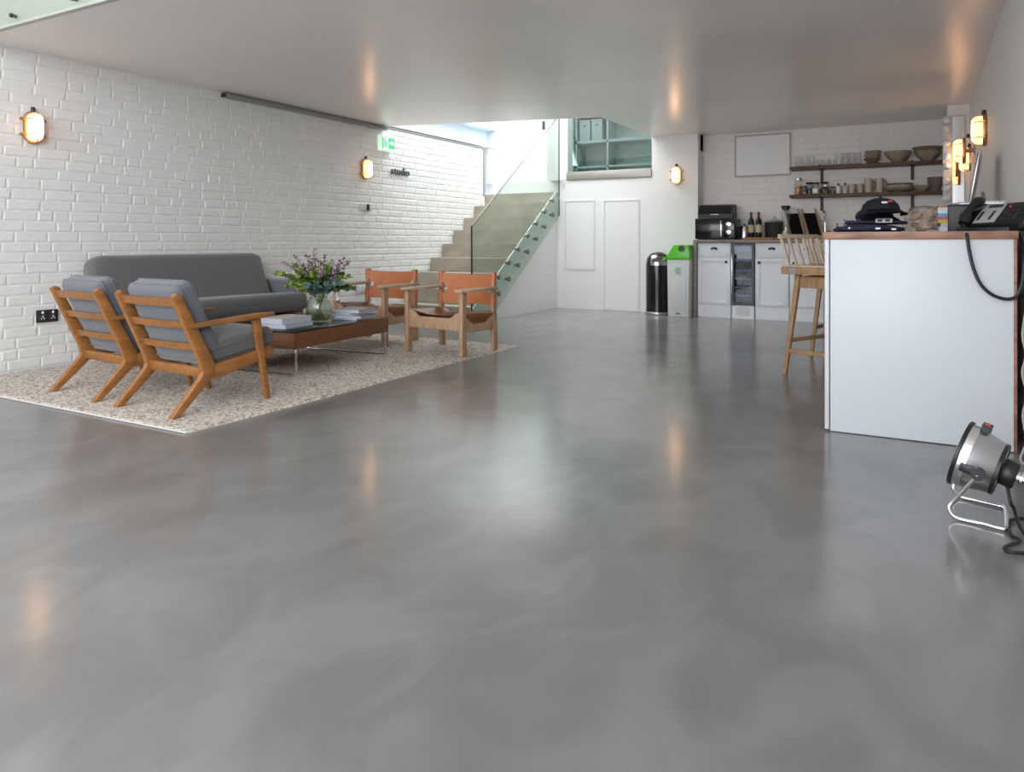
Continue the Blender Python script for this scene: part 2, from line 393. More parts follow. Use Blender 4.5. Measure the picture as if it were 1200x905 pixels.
# flush cupboard doors in the back wall
def flush_door(name, x0, x1, z0, z1):
    b = BM()
    t = 0.022
    bx(b, x0, x1, YB - 0.006, YB, z0, z1)                       # leaf
    o = struct(name, b, 'wall', 0)
    f = BM()
    for (a0, a1, c0, c1) in ((x0 - t, x0 - 0.006, z0 - (t if z0 > .1 else 0), z1 + t), (x1 + 0.006, x1 + t, z0 - (t if z0 > .1 else 0), z1 + t), (x0 - 0.006, x1 + 0.006, z1 + 0.006, z1 + t)):
        bx(f, a0, a1, YB - 0.012, YB, c0, c1)
    if z0 > 0.1: bx(f, x0 - 0.006, x1 + 0.006, YB - 0.012, YB, z0 - t, z0 - 0.006)
    obj('door_frame', f, 'wall', o, 0)
    return o
flush_door('door_1', -3.70, -3.24, 0.006, 1.45)
flush_door('door_2', -4.27, -3.87, 0.56, 1.46)

# painted bricks: the 300 largest in view are parts, the rest one joined part
def brick_rings(L, Hh, d, rnd):
    j = lambda a: rnd.uniform(-a, a)
    vs, fs = [], []
    tilt = j(0.0015)
    for inset, dep in ((0.0, -0.002), (0.003, d * 0.6), (0.011, d)):
        for sx, sz in ((-1, -1), (1, -1), (1, 1), (-1, 1)):
            vs.append((sx * (L / 2 - inset) + j(0.0028), dep + (sx * tilt if dep > 0 else 0) + (j(0.0012) if dep > 0 else 0), sz * (Hh / 2 - inset) + j(0.0022)))
    for r in (0, 4):
        for k in range(4):
            k2 = (k + 1) % 4
            fs.append((r + k, r + k2, r + 4 + k2, r + 4 + k))
    fs.append((8, 9, 10, 11))
    return vs, fs
def brick_field(parent, rows, z0, rowh, u0, u1, place, mat, depth, keep, score, rnd):
    """bricks laid along u; place(u, z) -> Matrix taking (along, out, up) to the wall"""
    lay = []
    for i in range(rows):
        u = u0 - rnd.uniform(0.0, 0.22) - (0.11 if i % 2 else 0)
        while u < u1:
            L = 0.225 if rnd.random() < 0.86 else 0.1125
            a, c = max(u, u0), min(u + L, u1)
            if c - a > 0.05: lay.append(((a + c) / 2, z0 + (i + 0.5) * rowh, c - a))
            u += L
    lay.sort(key=lambda t: -score(t[0]))
    lib = {}
    jv, jf = [], []
    for k, (u, z, L) in enumerate(lay):
        mt = place(u, z)
        if k < keep:
            key = (round(L / 0.0225), rnd.randrange(5))
            if key not in lib:
                vs, fs = brick_rings(key[0] * 0.0225 - 0.007, rowh - 0.007, depth + rnd.uniform(-0.0012, 0.0012), rnd)
                me = D.meshes.new('brick'); me.from_pydata(vs, [], fs); me.materials.append(M[mat])
                lib[key] = me
            o = D.objects.new('brick', lib[key]); COL.objects.link(o); o.parent = parent; o.matrix_local = mt
        else:
            vs, fs = brick_rings(L - 0.007, rowh - 0.007, depth + rnd.uniform(-0.0012, 0.0012), rnd)
            n = len(jv); jv += [mt @ V(v) for v in vs]; jf += [tuple(q + n for q in f) for f in fs]
    if jv:
        me = D.meshes.new('brick_courses'); me.from_pydata(jv, [], jf); me.materials.append(M[mat])
        o = D.objects.new('brick_courses', me); COL.objects.link(o); o.parent = parent; o['kind'] = 'stuff'
# left wall: along = +Y reversed so that the outward normal is +X
LW = Matrix(((0, 1, 0, 0), (-1, 0, 0, 0), (0, 0, 1, 0), (0, 0, 0, 1)))
brick_field(wall_left, 30, 0.012, 0.0752, 1.2, 9.04, lambda u, z: T(XL, u, z) @ LW, 'brick', 0.005, 300,
            lambda u: -(u - 2.35) if u > 2.3 else -50, random.Random(3))
KW = Matrix(((-1, 0, 0, 0), (0, -1, 0, 0), (0, 0, 1, 0), (0, 0, 0, 1)))
brick_field(wall_kitchen, 17, 0.95, 0.0775, -2.44, 0.22, lambda u, z: T(u, YK, z) @ KW, 'kbrick', 0.0028, 290, lambda u: -u, random.Random(5))

# upper floor and light well seen through the stair opening
b = BM(); bx(b, XL - 0.2, -2.45, YB + 0.25, 12.6, UP - 0.12, UP); struct('floor_upper', b, 'trimwhite')
b = BM(); bx(b, -8.0, -7.9, 6.0, 12.6, 2.0, 4.5); bx(b, -8.0, XL - 0.25, 6.0, 12.6, 2.1, 2.2); bx(b, -8.0, -3.0, 6.3, 6.4, CH + 0.32, 4.5)
struct('wall_lightwell', b, 'wall')
b = BM(); bx(b, -7.9, -4.93, 10.6, 10.75, UP, 4.5); bx(b, XL - 0.25, XL - 0.02, 9.52, 10.6, UP, UP + 0.45); struct('wall_landing', b, 'wall')
b = BM(); bx(b, -4.93, -2.0, 11.2, 11.3, UP, 4.5); bx(b, -4.99, -4.93, 10.75, 11.2, UP, 4.5); bx(b, -2.55, -2.45, YB + 0.3, 11.2, UP, 4.5); struct('wall_office', b, 'officewall')
b = BM(); bx(b, -4.58, -4.265, YB + 0.02, YB + 0.2, UP, 3.6); struct('wall_pier', b, 'wall')
b = BM(); bx(b, -3.05, -2.95, 6.4, 9.2, CH + 0.32, 4.5); struct('wall_well_side', b, 'wall')
b = BM(); bx(b, -4.25, -2.55, YB + 0.3, 11.2, 3.45, 3.55); struct('ceiling_office', b, 'officewall')
area('office_fill_light', (-3.4, 10.1, 3.44), (0, 0, 0), 1.2, 1.0, 14, (0.95, 1.0, 0.98))  # added fill that lifts the room behind the tinted glass
# landing door with a bright glazed panel
dr = BM()
bx(dr, -5.99, -5.82, 10.56, 10.6, UP, 3.1); bx(dr, -5.34, -5.0, 10.56, 10.6, UP, 3.1); bx(dr, -5.82, -5.34, 10.56, 10.6, 2.60, 3.1); bx(dr, -5.82, -5.34, 10.56, 10.6, UP, 2.02)
door_up = struct('door_3', dr, 'trimwhite')
b = BM(); bx(b, -5.82, -5.34, 10.57, 10.58, 2.02, 2.60); obj('pane', b, pm('frosted_lit_pane', (0.9, 0.93, 0.95), 0.4, emit=((0.95, 0.98, 1.0), 0.8)), door_up)
b = BM(); bx(b, -5.33, -5.30, 10.5, 10.56, 2.72, 2.86, 0.006); obj('handle', b, 'darksteel', door_up)
# steel beam and post by the brick parapet
b = BM(); bx(b, -5.88, -5.56, 6.5, 9.42, CH + 0.03, CH + 0.06); bx(b, -5.74, -5.70, 6.5, 9.42, CH + 0.06, CH + 0.30); bx(b, -5.88, -5.56, 6.5, 9.42, CH + 0.30, CH + 0.33)
bx(b, -5.90, -5.50, 9.42, 9.44, CH - 0.02, CH + 0.36)
bx(b, -5.78, -5.58, 9.25, 9.42, UP, CH + 0.03)
struct('trim_beam', b, 'steelpaint')
b = BM(); bx(b, XL - 0.25, XL + 0.016, 6.70, 9.06, CH - 0.008, CH + 0.006); struct('trim_parapet', b, 'trackgrey')
b = BM(); bx(b, XL - 0.01, XL + 0.02, 9.05, 9.08, UP - 0.2, CH); struct('trim_post', b, 'trackgrey')
# slab edge of the gallery with bolted glass
b = BM(); bx(b, XL, XR, 2.465, 2.5, CH - 0.004, CH + 0.34); struct('trim_gallery', b, 'fascia')
gg = thing('gallery_balustrade', 'pale green glass balustrade bolted to the gallery slab edge above the brick wall', 'balustrade', (0, 0, 0))
b = BM(); bx(b, XL + 0.01, -2.2, 2.425, 2.437, CH - 0.0, 3.4); obj('pane', b, 'galleryglass', gg)
for x in (-5.45, -4.9, -4.25, -3.6, -2.95):
    b = BM(); lathe(b, [(0, 0), (0.014, 0), (0.014, 0.004), (0.011, 0.035)], 12, T(x, 2.42, 2.315) @ RX(-PI / 2)); obj('bolt', b, 'darksteel', gg)

# ------------------------------------------------------------ staircase and glass
st = thing('staircase', 'concrete staircase rising along the white brick wall', 'staircase')
GO, RI = 0.265, 0.1778
Y1 = 6.94
for n in range(1, 10):
    y0 = Y1 + (n - 1) * GO; z1 = n * RI
    b = BM()
    prism(b, [(y0, z1 - RI if n > 1 else 0.0), (y0, z1), (9.33, z1), (9.33, z1 - RI if n > 1 else 0.0)] if n > 7 else
          [(y0, z1 - RI), (y0, z1), (y0 + GO + 0.1, z1), (y0 + GO + 0.1, z1 - RI)], XL + 0.012, -4.43, 'yzx', 0.004)
    obj('step', b, 'concrete', st)
b = BM(); bx(b, XL + 0.012, -4.43, 9.33, 9.40, 9 * RI, UP); obj('landing_riser', b, 'trimwhite', st)
b = BM(); prism(b, [(6.93, 0.0), (9.145, 0.0), (9.145, 1.62), (6.93, 0.125)], -4.428, -4.415, 'yzx'); obj('stringer_panel', b, 'trimwhite', st)
ba = thing('stair_balustrade', 'frameless green glass balustrade fixed by steel studs beside the concrete stairs', 'balustrade')
gx = -4.36
poly = [(6.87, 0.008), (7.24, 0.008), (9.11, 1.27), (9.11, 2.66), (6.87, 1.09)]
b = BM(); prism(b, poly, gx - 0.0075, gx + 0.0075, 'yzx'); obj('pane', b, 'greenglass', ba, 0)
b = BM(); bx(b, gx - 0.008, gx + 0.008, 6.862, 6.874, 0.008, 1.09)
beam(b, (gx, 6.868, 1.092), (gx, 9.11, 2.664), 0.0165, 0.008)
bx(b, gx - 0.008, gx + 0.008, 9.108, 9.114, 1.27, 2.66)
obj('polished_edge', b, 'greenedge', ba, 0)
for k in range(7):
    y = 7.47 + k * 0.243
    for dz in (0.0, 0.20):
        z = 0.30 + (y - 7.47) * 0.672 + dz
        b = BM(); lathe(b, [(0, 0.0), (0.017, 0.0), (0.017, 0.052), (0.033, 0.052), (0.033, 0.066), (0.028, 0.071), (0, 0.071)], 14, T(-4.418, y, z) @ RY(PI / 2))
        obj('standoff', b, 'darkchrome', ba)

# upper glass panel in its steel channel
ub = thing('landing_balustrade', 'dark tinted glass panel in a steel channel above the back wall', 'balustrade')
b = BM(); bx(b, -4.26, -3.055, YB - 0.02, YB + 0.10, UP - 0.012, UP + 0.10, 0.003); obj('channel', b, 'channel', ub)
b = BM(); bx(b, -4.255, -3.06, YB + 0.03, YB + 0.045, UP + 0.10, 2.95); obj('pane', b, 'officeglass', ub, 0)

# office behind it
sh = thing('office_shelving', 'grey shelving unit behind the tinted glass upstairs', 'shelving')
b = BM(); bx(b, -4.9, -3.3, 10.85, 11.19, 2.50, 2.54); obj('shelf', b, 'greyshelf', sh)
b = BM(); bx(b, -4.9, -3.3, 10.85, 11.19, 2.93, 2.97); obj('shelf', b, 'greyshelf', sh)
b = BM(); bx(b, -4.9, -3.3, 10.85, 11.19, 2.10, 2.13); obj('shelf', b, 'greyshelf', sh)
for x in (-4.9, -4.36, -3.33):
    b = BM(); bx(b, x, x + 0.03, 10.85, 11.19, UP, 3.0); obj('upright', b, 'greyshelf', sh)
for i, (x, lab) in enumerate(((-4.83, 'grey storage box with a hand slot, left of two on the upstairs shelf'), (-4.62, 'grey storage box with a hand slot, right of two on the upstairs shelf'))):
    t = thing('storage_box', lab, 'box', (x + 0.09, 10.98, 2.54), 0, 'storage boxes upstairs')
    b = BM(); bx(b, -0.09, 0.09, -0.12, 0.12, 0, 0.30, 0.004); obj('body', b, 'cardbox', t)
    b = BM(); bx(b, -0.095, 0.095, -0.126, 0.126, 0.30, 0.335, 0.004); obj('lid', b, 'cardbox', t)
    b = BM(); bx(b, -0.028, 0.028, -0.124, -0.119, 0.235, 0.255, 0.004); obj('hand_slot', b, 'black', t)
b = BM(); prism(b, [(-4.803, 2.09), (-4.63, 2.09), (-4.803, 2.58)], 10.3, 10.36, 'xzy'); struct('white_triangle', b, 'trimwhite')  # plain white triangle standing behind the tinted glass
for x in (-4.10, -3.95):
    b = BM(); bx(b, x, x + 0.11, 11.18, 11.195, 2.78, 2.95); o = struct('window_1' if x < -4 else 'window_2', b, pm('daylit_pane', (0.9, 0.95, 0.95), 0.3, emit=((0.9, 1, 0.97), 0.9)))

# ------------------------------------------------------------ wall lamps
def stadium(w, h, n=8):
    r = w / 2; p = []
    for k in range(n + 1): a = PI * k / n; p.append((r * math.cos(a), h / 2 - r + r * math.sin(a)))
    for k in range(n + 1): a = PI + PI * k / n; p.append((r * math.cos(a), -(h / 2 - r) + r * math.sin(a)))
    return p
def stad_shell(bm, layers):
    """layers: (w,h,out) ; outward along +Y"""
    rings = []
    for w_, h_, o_ in layers: rings.append([bm.verts.new((x, o_, z)) for x, z in stadium(w_, h_)])
    n = len(rings[0])
    fs = [bm.faces.new(rings[0]), bm.faces.new(rings[-1])]
    for a, c in zip(rings, rings[1:]):
        for j in range(n): fs.append(bm.faces.new((a[j], a[(j + 1) % n], c[(j + 1) % n], c[j])))
    bmesh.ops.recalc_face_normals(bm, faces=fs)
def make_lamp(label, loc, rz, stand=0.0):
    t = thing('bulkhead_lamp', label, 'lamp', loc, rz, 'caged bulkhead wall lamps')
    b = BM(); stad_shell(b, [(0.115, 0.225, max(stand, 0)), (0.125, 0.235, 0.012 + stand), (0.12, 0.23, 0.028 + stand)]); obj('base', b, 'brass', t)
    if stand > 0:
        b = BM(); tube(b, [(0, 0, 0.0), (0, stand + 0.002, 0.0)], 0.016, 10); lathe(b, [(0, 0), (0.035, 0), (0.035, 0.008), (0, 0.01)], 16, RX(-PI / 2)); obj('mount', b, 'brass', t)
    b = BM(); stad_shell(b, [(0.098, 0.205, 0.028 + stand), (0.098, 0.205, 0.055 + stand), (0.088, 0.193, 0.076 + stand), (0.070, 0.172, 0.084 + stand)]); obj('glass', b, 'lampshell', t)
    b = BM(); stad_shell(b, [(0.068, 0.168, 0.0842 + stand), (0.055, 0.15, 0.090 + stand)]); obj('hot_centre', b, 'lampglass', t)  # brighter centre of the glow, split off the glass with its own emission
    b = BM()
    o = stand
    tube(b, [(0, 0.028 + o, 0.112), (0, 0.075 + o, 0.105), (0, 0.097 + o, 0.07), (0, 0.099 + o, 0), (0, 0.097 + o, -0.07), (0, 0.075 + o, -0.105), (0, 0.028 + o, -0.112)], 0.0035, 6)
    for z in (0.055, -0.055):
        tube(b, [(-0.07, 0.022 + o, z), (-0.055, 0.06 + o, z), (-0.035, 0.09 + o, z), (0, 0.099 + o, z), (0.035, 0.09 + o, z), (0.055, 0.06 + o, z), (0.07, 0.022 + o, z)], 0.0035, 6)
    obj('cage', b, 'brass', t)
    for x, z in ((-0.072, 0.055), (0.072, 0.055), (-0.072, -0.055), (0.072, -0.055)):
        b = BM(); box(b, (x, 0.018 + o, z), (0.03, 0.02, 0.018), None, 0.004); obj('lug', b, 'brass', t)
    b = BM(); lathe(b, [(0, 0), (0.014, 0), (0.014, 0.03), (0.01, 0.034), (0, 0.034)], 10, T(0, 0.018 + o * 0.5, 0.113)); obj('conduit_cap', b, 'darksteel', t)
    return t
FL = -PI / 2   # local +Y to world +X
make_lamp('lit caged brass lamp on the brick wall above the sockets', (XL + 0.008, 2.878, 1.731), FL)
make_lamp('lit caged brass lamp on the brick wall beside the green exit sign', (XL + 0.008, 6.455, 1.744), FL)
make_lamp('lit caged brass lamp on the plain back wall above the bins', (-2.72, YB, 1.76), PI)
make_lamp('lit caged brass lamp on the right wall, largest and highest of three', (XR, 6.34, 1.733), PI / 2)
make_lamp('lit caged brass lamp on a deep mount, left of the three on the right', (XR, 7.69, 1.733), PI / 2, 0.07)
make_lamp('lit caged brass lamp farthest along the right wall, lowest of three', (XR, 8.34, 1.72), PI / 2, -0.01)

# exit sign, letters, switch, socket, track
ex = thing('exit_sign', 'small illuminated green and white exit sign on the brick wall', 'sign', (XL + 0.01, 6.80, 2.075), FL)
b = BM(); bx(b, -0.118, 0.118, 0.0, 0.06, -0.09, 0.09, 0.006); obj('case', b, 'exitwhite', ex)
b = BM(); bx(b, -0.112, -0.004, 0.061, 0.063, -0.06, 0.065); obj('arrow_panel', b, 'exitgreen', ex)
b = BM()   # white arrow, then figure and doorway on the white half (x runs right to left seen from the room)
prism(b, [(-0.02, 0.018), (-0.058, 0.018), (-0.058, 0.05), (-0.100, 0.003), (-0.058, -0.044), (-0.058, -0.012), (-0.02, -0.012)], 0.0635, 0.0645, 'xzy'); obj('arrow', b, 'exitwhite', ex, 0)
b = BM(); bx(b, 0.085, 0.108, 0.061, 0.063, -0.06, 0.065); obj('doorway', b, 'exitgreen', ex)
b = BM(); ball(b, (0.052, 0.062, 0.045), 0.012, 1, 0.2, 1); beam(b, (0.053, 0.062, 0.03), (0.045, 0.062, -0.01), 0.002, 0.022, side=(0, 1, 0))
beam(b, (0.045, 0.062, -0.01), (0.022, 0.062, -0.05), 0.002, 0.012, side=(0, 1, 0)); beam(b, (0.045, 0.062, -0.01), (0.066, 0.062, -0.05), 0.002, 0.012, side=(0, 1, 0)); beam(b, (0.05, 0.062, 0.02), (0.02, 0.062, 0.01), 0.002, 0.009, side=(0, 1, 0))
obj('running_figure', b, 'exitgreen', ex)
lt = thing('studio_lettering', 'small dark raised letters reading studio on the brick wall', 'sign', (XL + 0.012, 6.915, 1.725), 0)
cx = 0.0
for ch, adv in zip('studio', (0.062, 0.046, 0.072, 0.074, 0.034, 0.07)):
    me = text_mesh(ch, 0.135, 0.008); me.materials.clear(); me.materials.append(M['letter'])
    o = D.objects.new('letter', me); COL.objects.link(o); o.parent = lt
    o.matrix_local = T(0.01, cx, 0.0) @ RZ(PI / 2) @ RX(PI / 2); cx += adv
sw = thing('light_switch', 'small wall switch with a black rocker under the far brick wall lamp', 'switch', (XL + 0.01, 6.47, 1.31), FL)
b = BM(); bx(b, -0.09, 0.09, 0, 0.012, -0.04, 0.04, 0.004); obj('plate', b, 'lightgrey', sw)
b = BM(); bx(b, -0.035, -0.008, 0.012, 0.03, -0.036, 0.036, 0.003); obj('rocker', b, 'black', sw)
so = thing('wall_socket', 'dark metal double socket with pale inserts low on the brick wall', 'socket', (XL + 0.01, 2.98, 0.38), FL)
b = BM(); bx(b, -0.075, 0.075, 0, 0.014, -0.045, 0.045, 0.004); obj('plate', b, 'darksteel', so)
for x in (-0.036, 0.036):
    b = BM(); bx(b, x - 0.024, x + 0.024, 0.014, 0.018, -0.032, 0.012, 0.002); obj('insert', b, 'charcoal', so)
    b = BM(); bx(b, x - 0.007, x + 0.007, 0.014, 0.022, 0.018, 0.036, 0.002); obj('rocker', b, 'white', so)
    b = BM(); bx(b, x - 0.012, x - 0.006, 0.018, 0.020, -0.02, -0.012); bx(b, x + 0.006, x + 0.012, 0.018, 0.020, -0.02, -0.012); bx(b, x - 0.003, x + 0.003, 0.018, 0.020, -0.008, 0.004); obj('slot', b, 'white', so)
so2 = dup(so, (XL + 0.01, 6.39, 0.38), FL, 'pale metal wall socket half hidden behind the flowers and leather armchair')
for c in so2.children:
    if c.name.startswith(('plate', 'insert')): c.data = c.data.copy(); c.data.materials[0] = M['lightgrey']
tr = thing('ceiling_track', 'long grey metal track where the brick wall meets the ceiling', 'track', (XL + 0.012, 4.5, CH - 0.075))
b = BM(); bx(b, 0, 0.055, 0, 2.3, 0.026, 0.032); bx(b, 0, 0.055, 0, 2.3, 0.058, 0.064); bx(b, 0.0, 0.042, 0, 2.3, 0.032, 0.058); obj('rail', b, 'trackgrey', tr)
b = BM(); bx(b, 0, 0.057, -0.005, 0.0, 0.025, 0.065); obj('end_cap', b, 'darksteel', tr)

# ------------------------------------------------------------ rug
import numpy as np
RX0, RX1, RY0, RY1 = -5.51, -3.06, 2.29, 5.62
rg = thing('woven_rug', 'large beige and brown woven rug under the seating', 'rug', (RX0, RY0, 0))
nx, ny = 196, 266
xs = np.linspace(0, RX1 - RX0, nx + 1); ys = np.linspace(0, RY1 - RY0, ny + 1)
XX, YY = np.meshgrid(xs, ys, indexing='ij')
rs = np.random.RandomState(2)
ii, jj = np.meshgrid(np.arange(nx + 1), np.arange(ny + 1), indexing='ij')
ZZ = 0.011 + 0.003 * (((ii // 2 + jj // 2) % 2) * 2 - 1) * 0.6 + rs.uniform(-0.0015, 0.0015, ii.shape)
XX = XX + np.where((ii > 0) & (ii < nx), rs.uniform(-0.002, 0.002, ii.shape), 0)
wob = 0.01 * np.sin(YY * 2.1) * (XX / xs[-1]); XX = XX + wob
edge = (ii == 0) | (ii == nx) | (jj == 0) | (jj == ny); ZZ = np.where(edge, 0.001, ZZ)
vv = np.stack([XX, YY, ZZ], -1).reshape(-1, 3).tolist()
idx = (ii[:-1, :-1] * (ny + 1) + jj[:-1, :-1]).ravel()
ff = np.stack([idx, idx + ny + 1, idx + ny + 2, idx + 1], 1).tolist()
me = D.meshes.new('weave'); me.from_pydata(vv, [], ff); me.materials.append(M['rug']); me.shade_smooth()
o = D.objects.new('weave', me); COL.objects.link(o); o.parent = rg
b = BM(); tube(b, [(0.01, -0.004, 0.006), ((RX1 - RX0) / 2, -0.006, 0.006), (RX1 - RX0, -0.004, 0.006)], 0.0045, 8); obj('binding', b, 'binding', rg)
RZT = 0.0135

# ------------------------------------------------------------ lounge armchairs
def cushion(bm, w, d, t, bulge=0.012, r=0.03, mat=None):
    """rounded pad centred on the origin: w along x, d along y, t along z"""
    n = 10
    r0 = bmesh.ops.create_cube(bm, size=1.0); vs = r0['verts']
    _xf(vs, Matrix.Diagonal((w, d, t, 1)))
    es = list({e for v in vs for e in v.link_edges})
    res = bmesh.ops.bevel(bm, geom=es, offset=min(r, t * 0.45), segments=4, affect='EDGES', profile=0.5)
    return bm
def pad(name, w, d, t, mat, parent, mt, r=0.03, bulge=0.012):
    b = BM(); cushion(b, w, d, t, 0, r)
    # cut the big faces so that they can bulge
    long_e = [e for e in b.edges if e.calc_length() > 0.15]
    bmesh.ops.subdivide_edges(b, edges=long_e, cuts=5, use_grid_fill=True)
    for v in b.verts:
        fx, fy = max(0, 1 - (2 * v.co.x / w) ** 2), max(0, 1 - (2 * v.co.y / d) ** 2)
        v.co.z += (1 if v.co.z > 0 else -1) * bulge * fx * fy
    _xf(b.verts, mt)
    return obj(name, b, mat, parent, 60)
def seam(parent, w, d, mt, mat='greywool'):
    b = BM(); x, y = w / 2, d / 2
    tube(b, [mt @ V(p) for p in ((-x + .02, -y, 0), (x - .02, -y, 0), (x, -y + .02, 0), (x, y - .02, 0), (x - .02, y, 0), (-x + .02, y, 0), (-x, y - .02, 0), (-x, -y + .02, 0))], 0.0035, 6, True)
    return obj('piping', b, mat, parent)
def lounge_chair(label, loc, rz):
    t = thing('lounge_armchair', label, 'armchair', loc, rz, 'slatted oak lounge armchairs')
    HW = 0.255
    for s in (-1, 1):
        x = s * HW
        b = BM(); prism(b, [(-0.018, 0.0), (0.028, 0.0), (0.20, 0.155), (0.245, 0.205), (0.215, 0.255), (0.165, 0.225), (0.155, 0.19)], x - 0.019, x + 0.019, 'yzx', 0.006); obj('rear_leg', b, 'oak', t)
        b = BM(); prism(b, [(0.165, 0.20), (0.235, 0.215), (0.235, 0.255), (0.038, 0.628), (0.012, 0.638), (-0.012, 0.622), (0.150, 0.262)], x - 0.018, x + 0.018, 'yzx', 0.006); obj('back_post', b, 'oak', t)
        b = BM(); prism(b, [(0.195, 0.165), (0.245, 0.165), (0.615, 0.240), (0.62, 0.293), (0.575, 0.297), (0.21, 0.238)], x - 0.017, x + 0.017, 'yzx', 0.005); obj('side_rail', b, 'oak', t)
        xf = s * (HW + 0.012)
        b = BM(); beam(b, (xf + s * 0.004, 0.578, 0.0), (xf, 0.502, 0.464), 0.028, 0.028, 0.032, 0.05, bev=0.005); obj('front_leg', b, 'oak', t)
        # arm: a paddle that widens and curls at the front, rising slightly
        prof = [(0.085, -0.016, 0.016), (0.22, -0.020, 0.022), (0.38, -0.026, 0.032), (0.52, -0.028, 0.042), (0.585, -0.020, 0.038), (0.62, -0.006, 0.020)]
        b = BM(); rings = []
        for (y, xi, xo) in prof:
            z = 0.449 + (y - 0.085) * 0.052
            th = 0.026 if y < 0.55 else 0.02
            rings.append([b.verts.new((xf + s * xi, y, z)), b.verts.new((xf + s * xo, y, z)), b.verts.new((xf + s * xo, y, z + th)), b.verts.new((xf + s * xi, y, z + th))])
        fs = [b.faces.new(rings[0]), b.faces.new(rings[-1])]
        for a, c in zip(rings, rings[1:]):
            for k in range(4): fs.append(b.faces.new((a[k], a[(k + 1) % 4], c[(k + 1) % 4], c[k])))
        bmesh.ops.recalc_face_normals(b, faces=fs)
        bmesh.ops.bevel(b, geom=[e for e in b.edges if e.calc_length() > 0.03], offset=0.005, segments=2, affect='EDGES')
        obj('armrest', b, 'oak', t)
    def on_post(z): return 0.205 - (z - 0.23) * 0.475
    for z, h in ((0.590, 0.045), (0.468, 0.040), (0.345, 0.040)):
        b = BM()
        y = on_post(z) - 0.004
        n = 6
        pts = [(-HW + 2 * HW * k / n, y - 0.014 * math.sin(PI * k / n), z) for k in range(n + 1)]
        rings = []
        for p in pts: rings.append([b.verts.new((p[0], p[1] + dy + dz * -0.475, p[2] + dz)) for dy, dz in ((-0.010, -h / 2), (0.010, -h / 2), (0.010, h / 2), (-0.010, h / 2))])
        fs = [b.faces.new(rings[0]), b.faces.new(rings[-1])]
        for a, c in zip(rings, rings[1:]):
            for k in range(4): fs.append(b.faces.new((a[k], a[(k + 1) % 4], c[(k + 1) % 4], c[k])))
        bmesh.ops.recalc_face_normals(b, faces=fs)
        obj('back_slat', b, 'oak', t, 30)
    b = BM(); box(b, (0, 0.190, 0.205), (2 * HW - 0.03, 0.022, 0.055), Euler((0.2, 0, 0)), 0.004); obj('rear_rail', b, 'oak', t)
    b = BM(); box(b, (0, 0.590, 0.258), (2 * HW - 0.03, 0.022, 0.055), Euler((0.1, 0, 0)), 0.004); obj('front_rail', b, 'oak', t)
    ang = math.atan2(0.475, 1.0)
    mt = T(0, on_post(0.465) + 0.085, 0.465) @ RX(PI / 2 + ang)
    sc = pad('back_cushion', 0.47, 0.49, 0.115, 'bluewool', t, mt, 0.035, 0.012)
    for k in (1, -1): seam(sc, 0.474, 0.494, mt @ T(0, 0, k * 0.026), 'bluewool')
    mt2 = T(0, 0.432, 0.322) @ RX(math.radians(8.5))
    sc = pad('seat_cushion', 0.485, 0.455, 0.115, 'greywool', t, mt2, 0.035, 0.014)
    for k in (1, -1): seam(sc, 0.489, 0.459, mt2 @ T(0, 0, k * 0.026))
    return t
lc = lounge_chair('oak slatted lounge armchair with grey cushions, nearest the open floor', (-3.60, 2.432, RZT), math.radians(-3.0))
dup(lc, (-4.335, 2.478, RZT), math.radians(-5.0), 'oak slatted lounge armchair with grey cushions, nearer the brick wall and socket')

# ------------------------------------------------------------ sofa
sf = thing('sofa', 'long charcoal wool sofa with a tall back against the brick wall', 'sofa', (-5.5, 3.2, RZT))
SL = 1.58
b = BM()
prof = [(0.30, 0.36), (0.16, 0.36), (0.06, 0.66), (0.02, 0.80), (0.06, 0.815), (0.12, 0.81), (0.16, 0.78)]
def sofa_sec(y, k, dz):   # cross-section of the back in x,z at length y
    return [b.verts.new((x, y, 0.36 + (z - 0.36) * dz)) for x, z in [(0.34, 0.33), (0.15, 0.33), (0.055, 0.62), (0.025, 0.755), (0.04, 0.79), (0.085, 0.80), (0.135, 0.79), (0.16, 0.76), (0.225, 0.58)]]
ysz = [(0.0, 0.84), (0.010, 0.89), (0.03, 0.945), (0.065, 0.985), (0.11, 1.0), (0.5, 1.0), (0.9, 1.0), (1.3, 1.0), (1.50, 1.0), (1.545, 0.99), (1.57, 0.96), (1.58, 0.91)]
rings = [sofa_sec(y, 0, d) for y, d in ysz]
fs = [b.faces.new(rings[0]), b.faces.new(rings[-1])]
for a, c in zip(rings, rings[1:]):
    n = len(a)
    for k in range(n): fs.append(b.faces.new((a[k], a[(k + 1) % n], c[(k + 1) % n], c[k])))
bmesh.ops.recalc_face_normals(b, faces=fs)
bmesh.ops.bevel(b, geom=[e for f in fs[:2] for e in f.edges], offset=0.012, segments=2, affect='EDGES')
obj('backrest', b, 'greywool', sf, 50)
p = pad('seat_cushion', 0.62, SL - 0.02, 0.16, 'greywool', sf, T(0.47, SL / 2, 0.365) @ RY(math.radians(-4)), 0.055, 0.012)
seam(p, 0.622, SL - 0.02, T(0.47, SL / 2, 0.345) @ RY(math.radians(-4)))
b = BM(); bx(b, 0.12, 0.74, 0.03, SL - 0.03, 0.20, 0.275, 0.006); obj('base_frame', b, 'oak', sf)
for x in (0.16, 0.70):
    for y in (0.10, SL - 0.10):
        b = BM(); beam(b, (x, y, 0), (x, y, 0.2), 0.03, 0.03, 0.045, 0.045); obj('leg', b, 'oak', sf)
pad('armrest', 0.46, 0.13, 0.34, 'bluewool', sf, T(0.30, SL + 0.11, 0.385), 0.03, 0.0)
b = BM(); bx(b, 0.10, 0.48, SL + 0.0, SL + 0.14, 0.10, 0.215, 0.005); obj('arm_support', b, 'oak', sf)

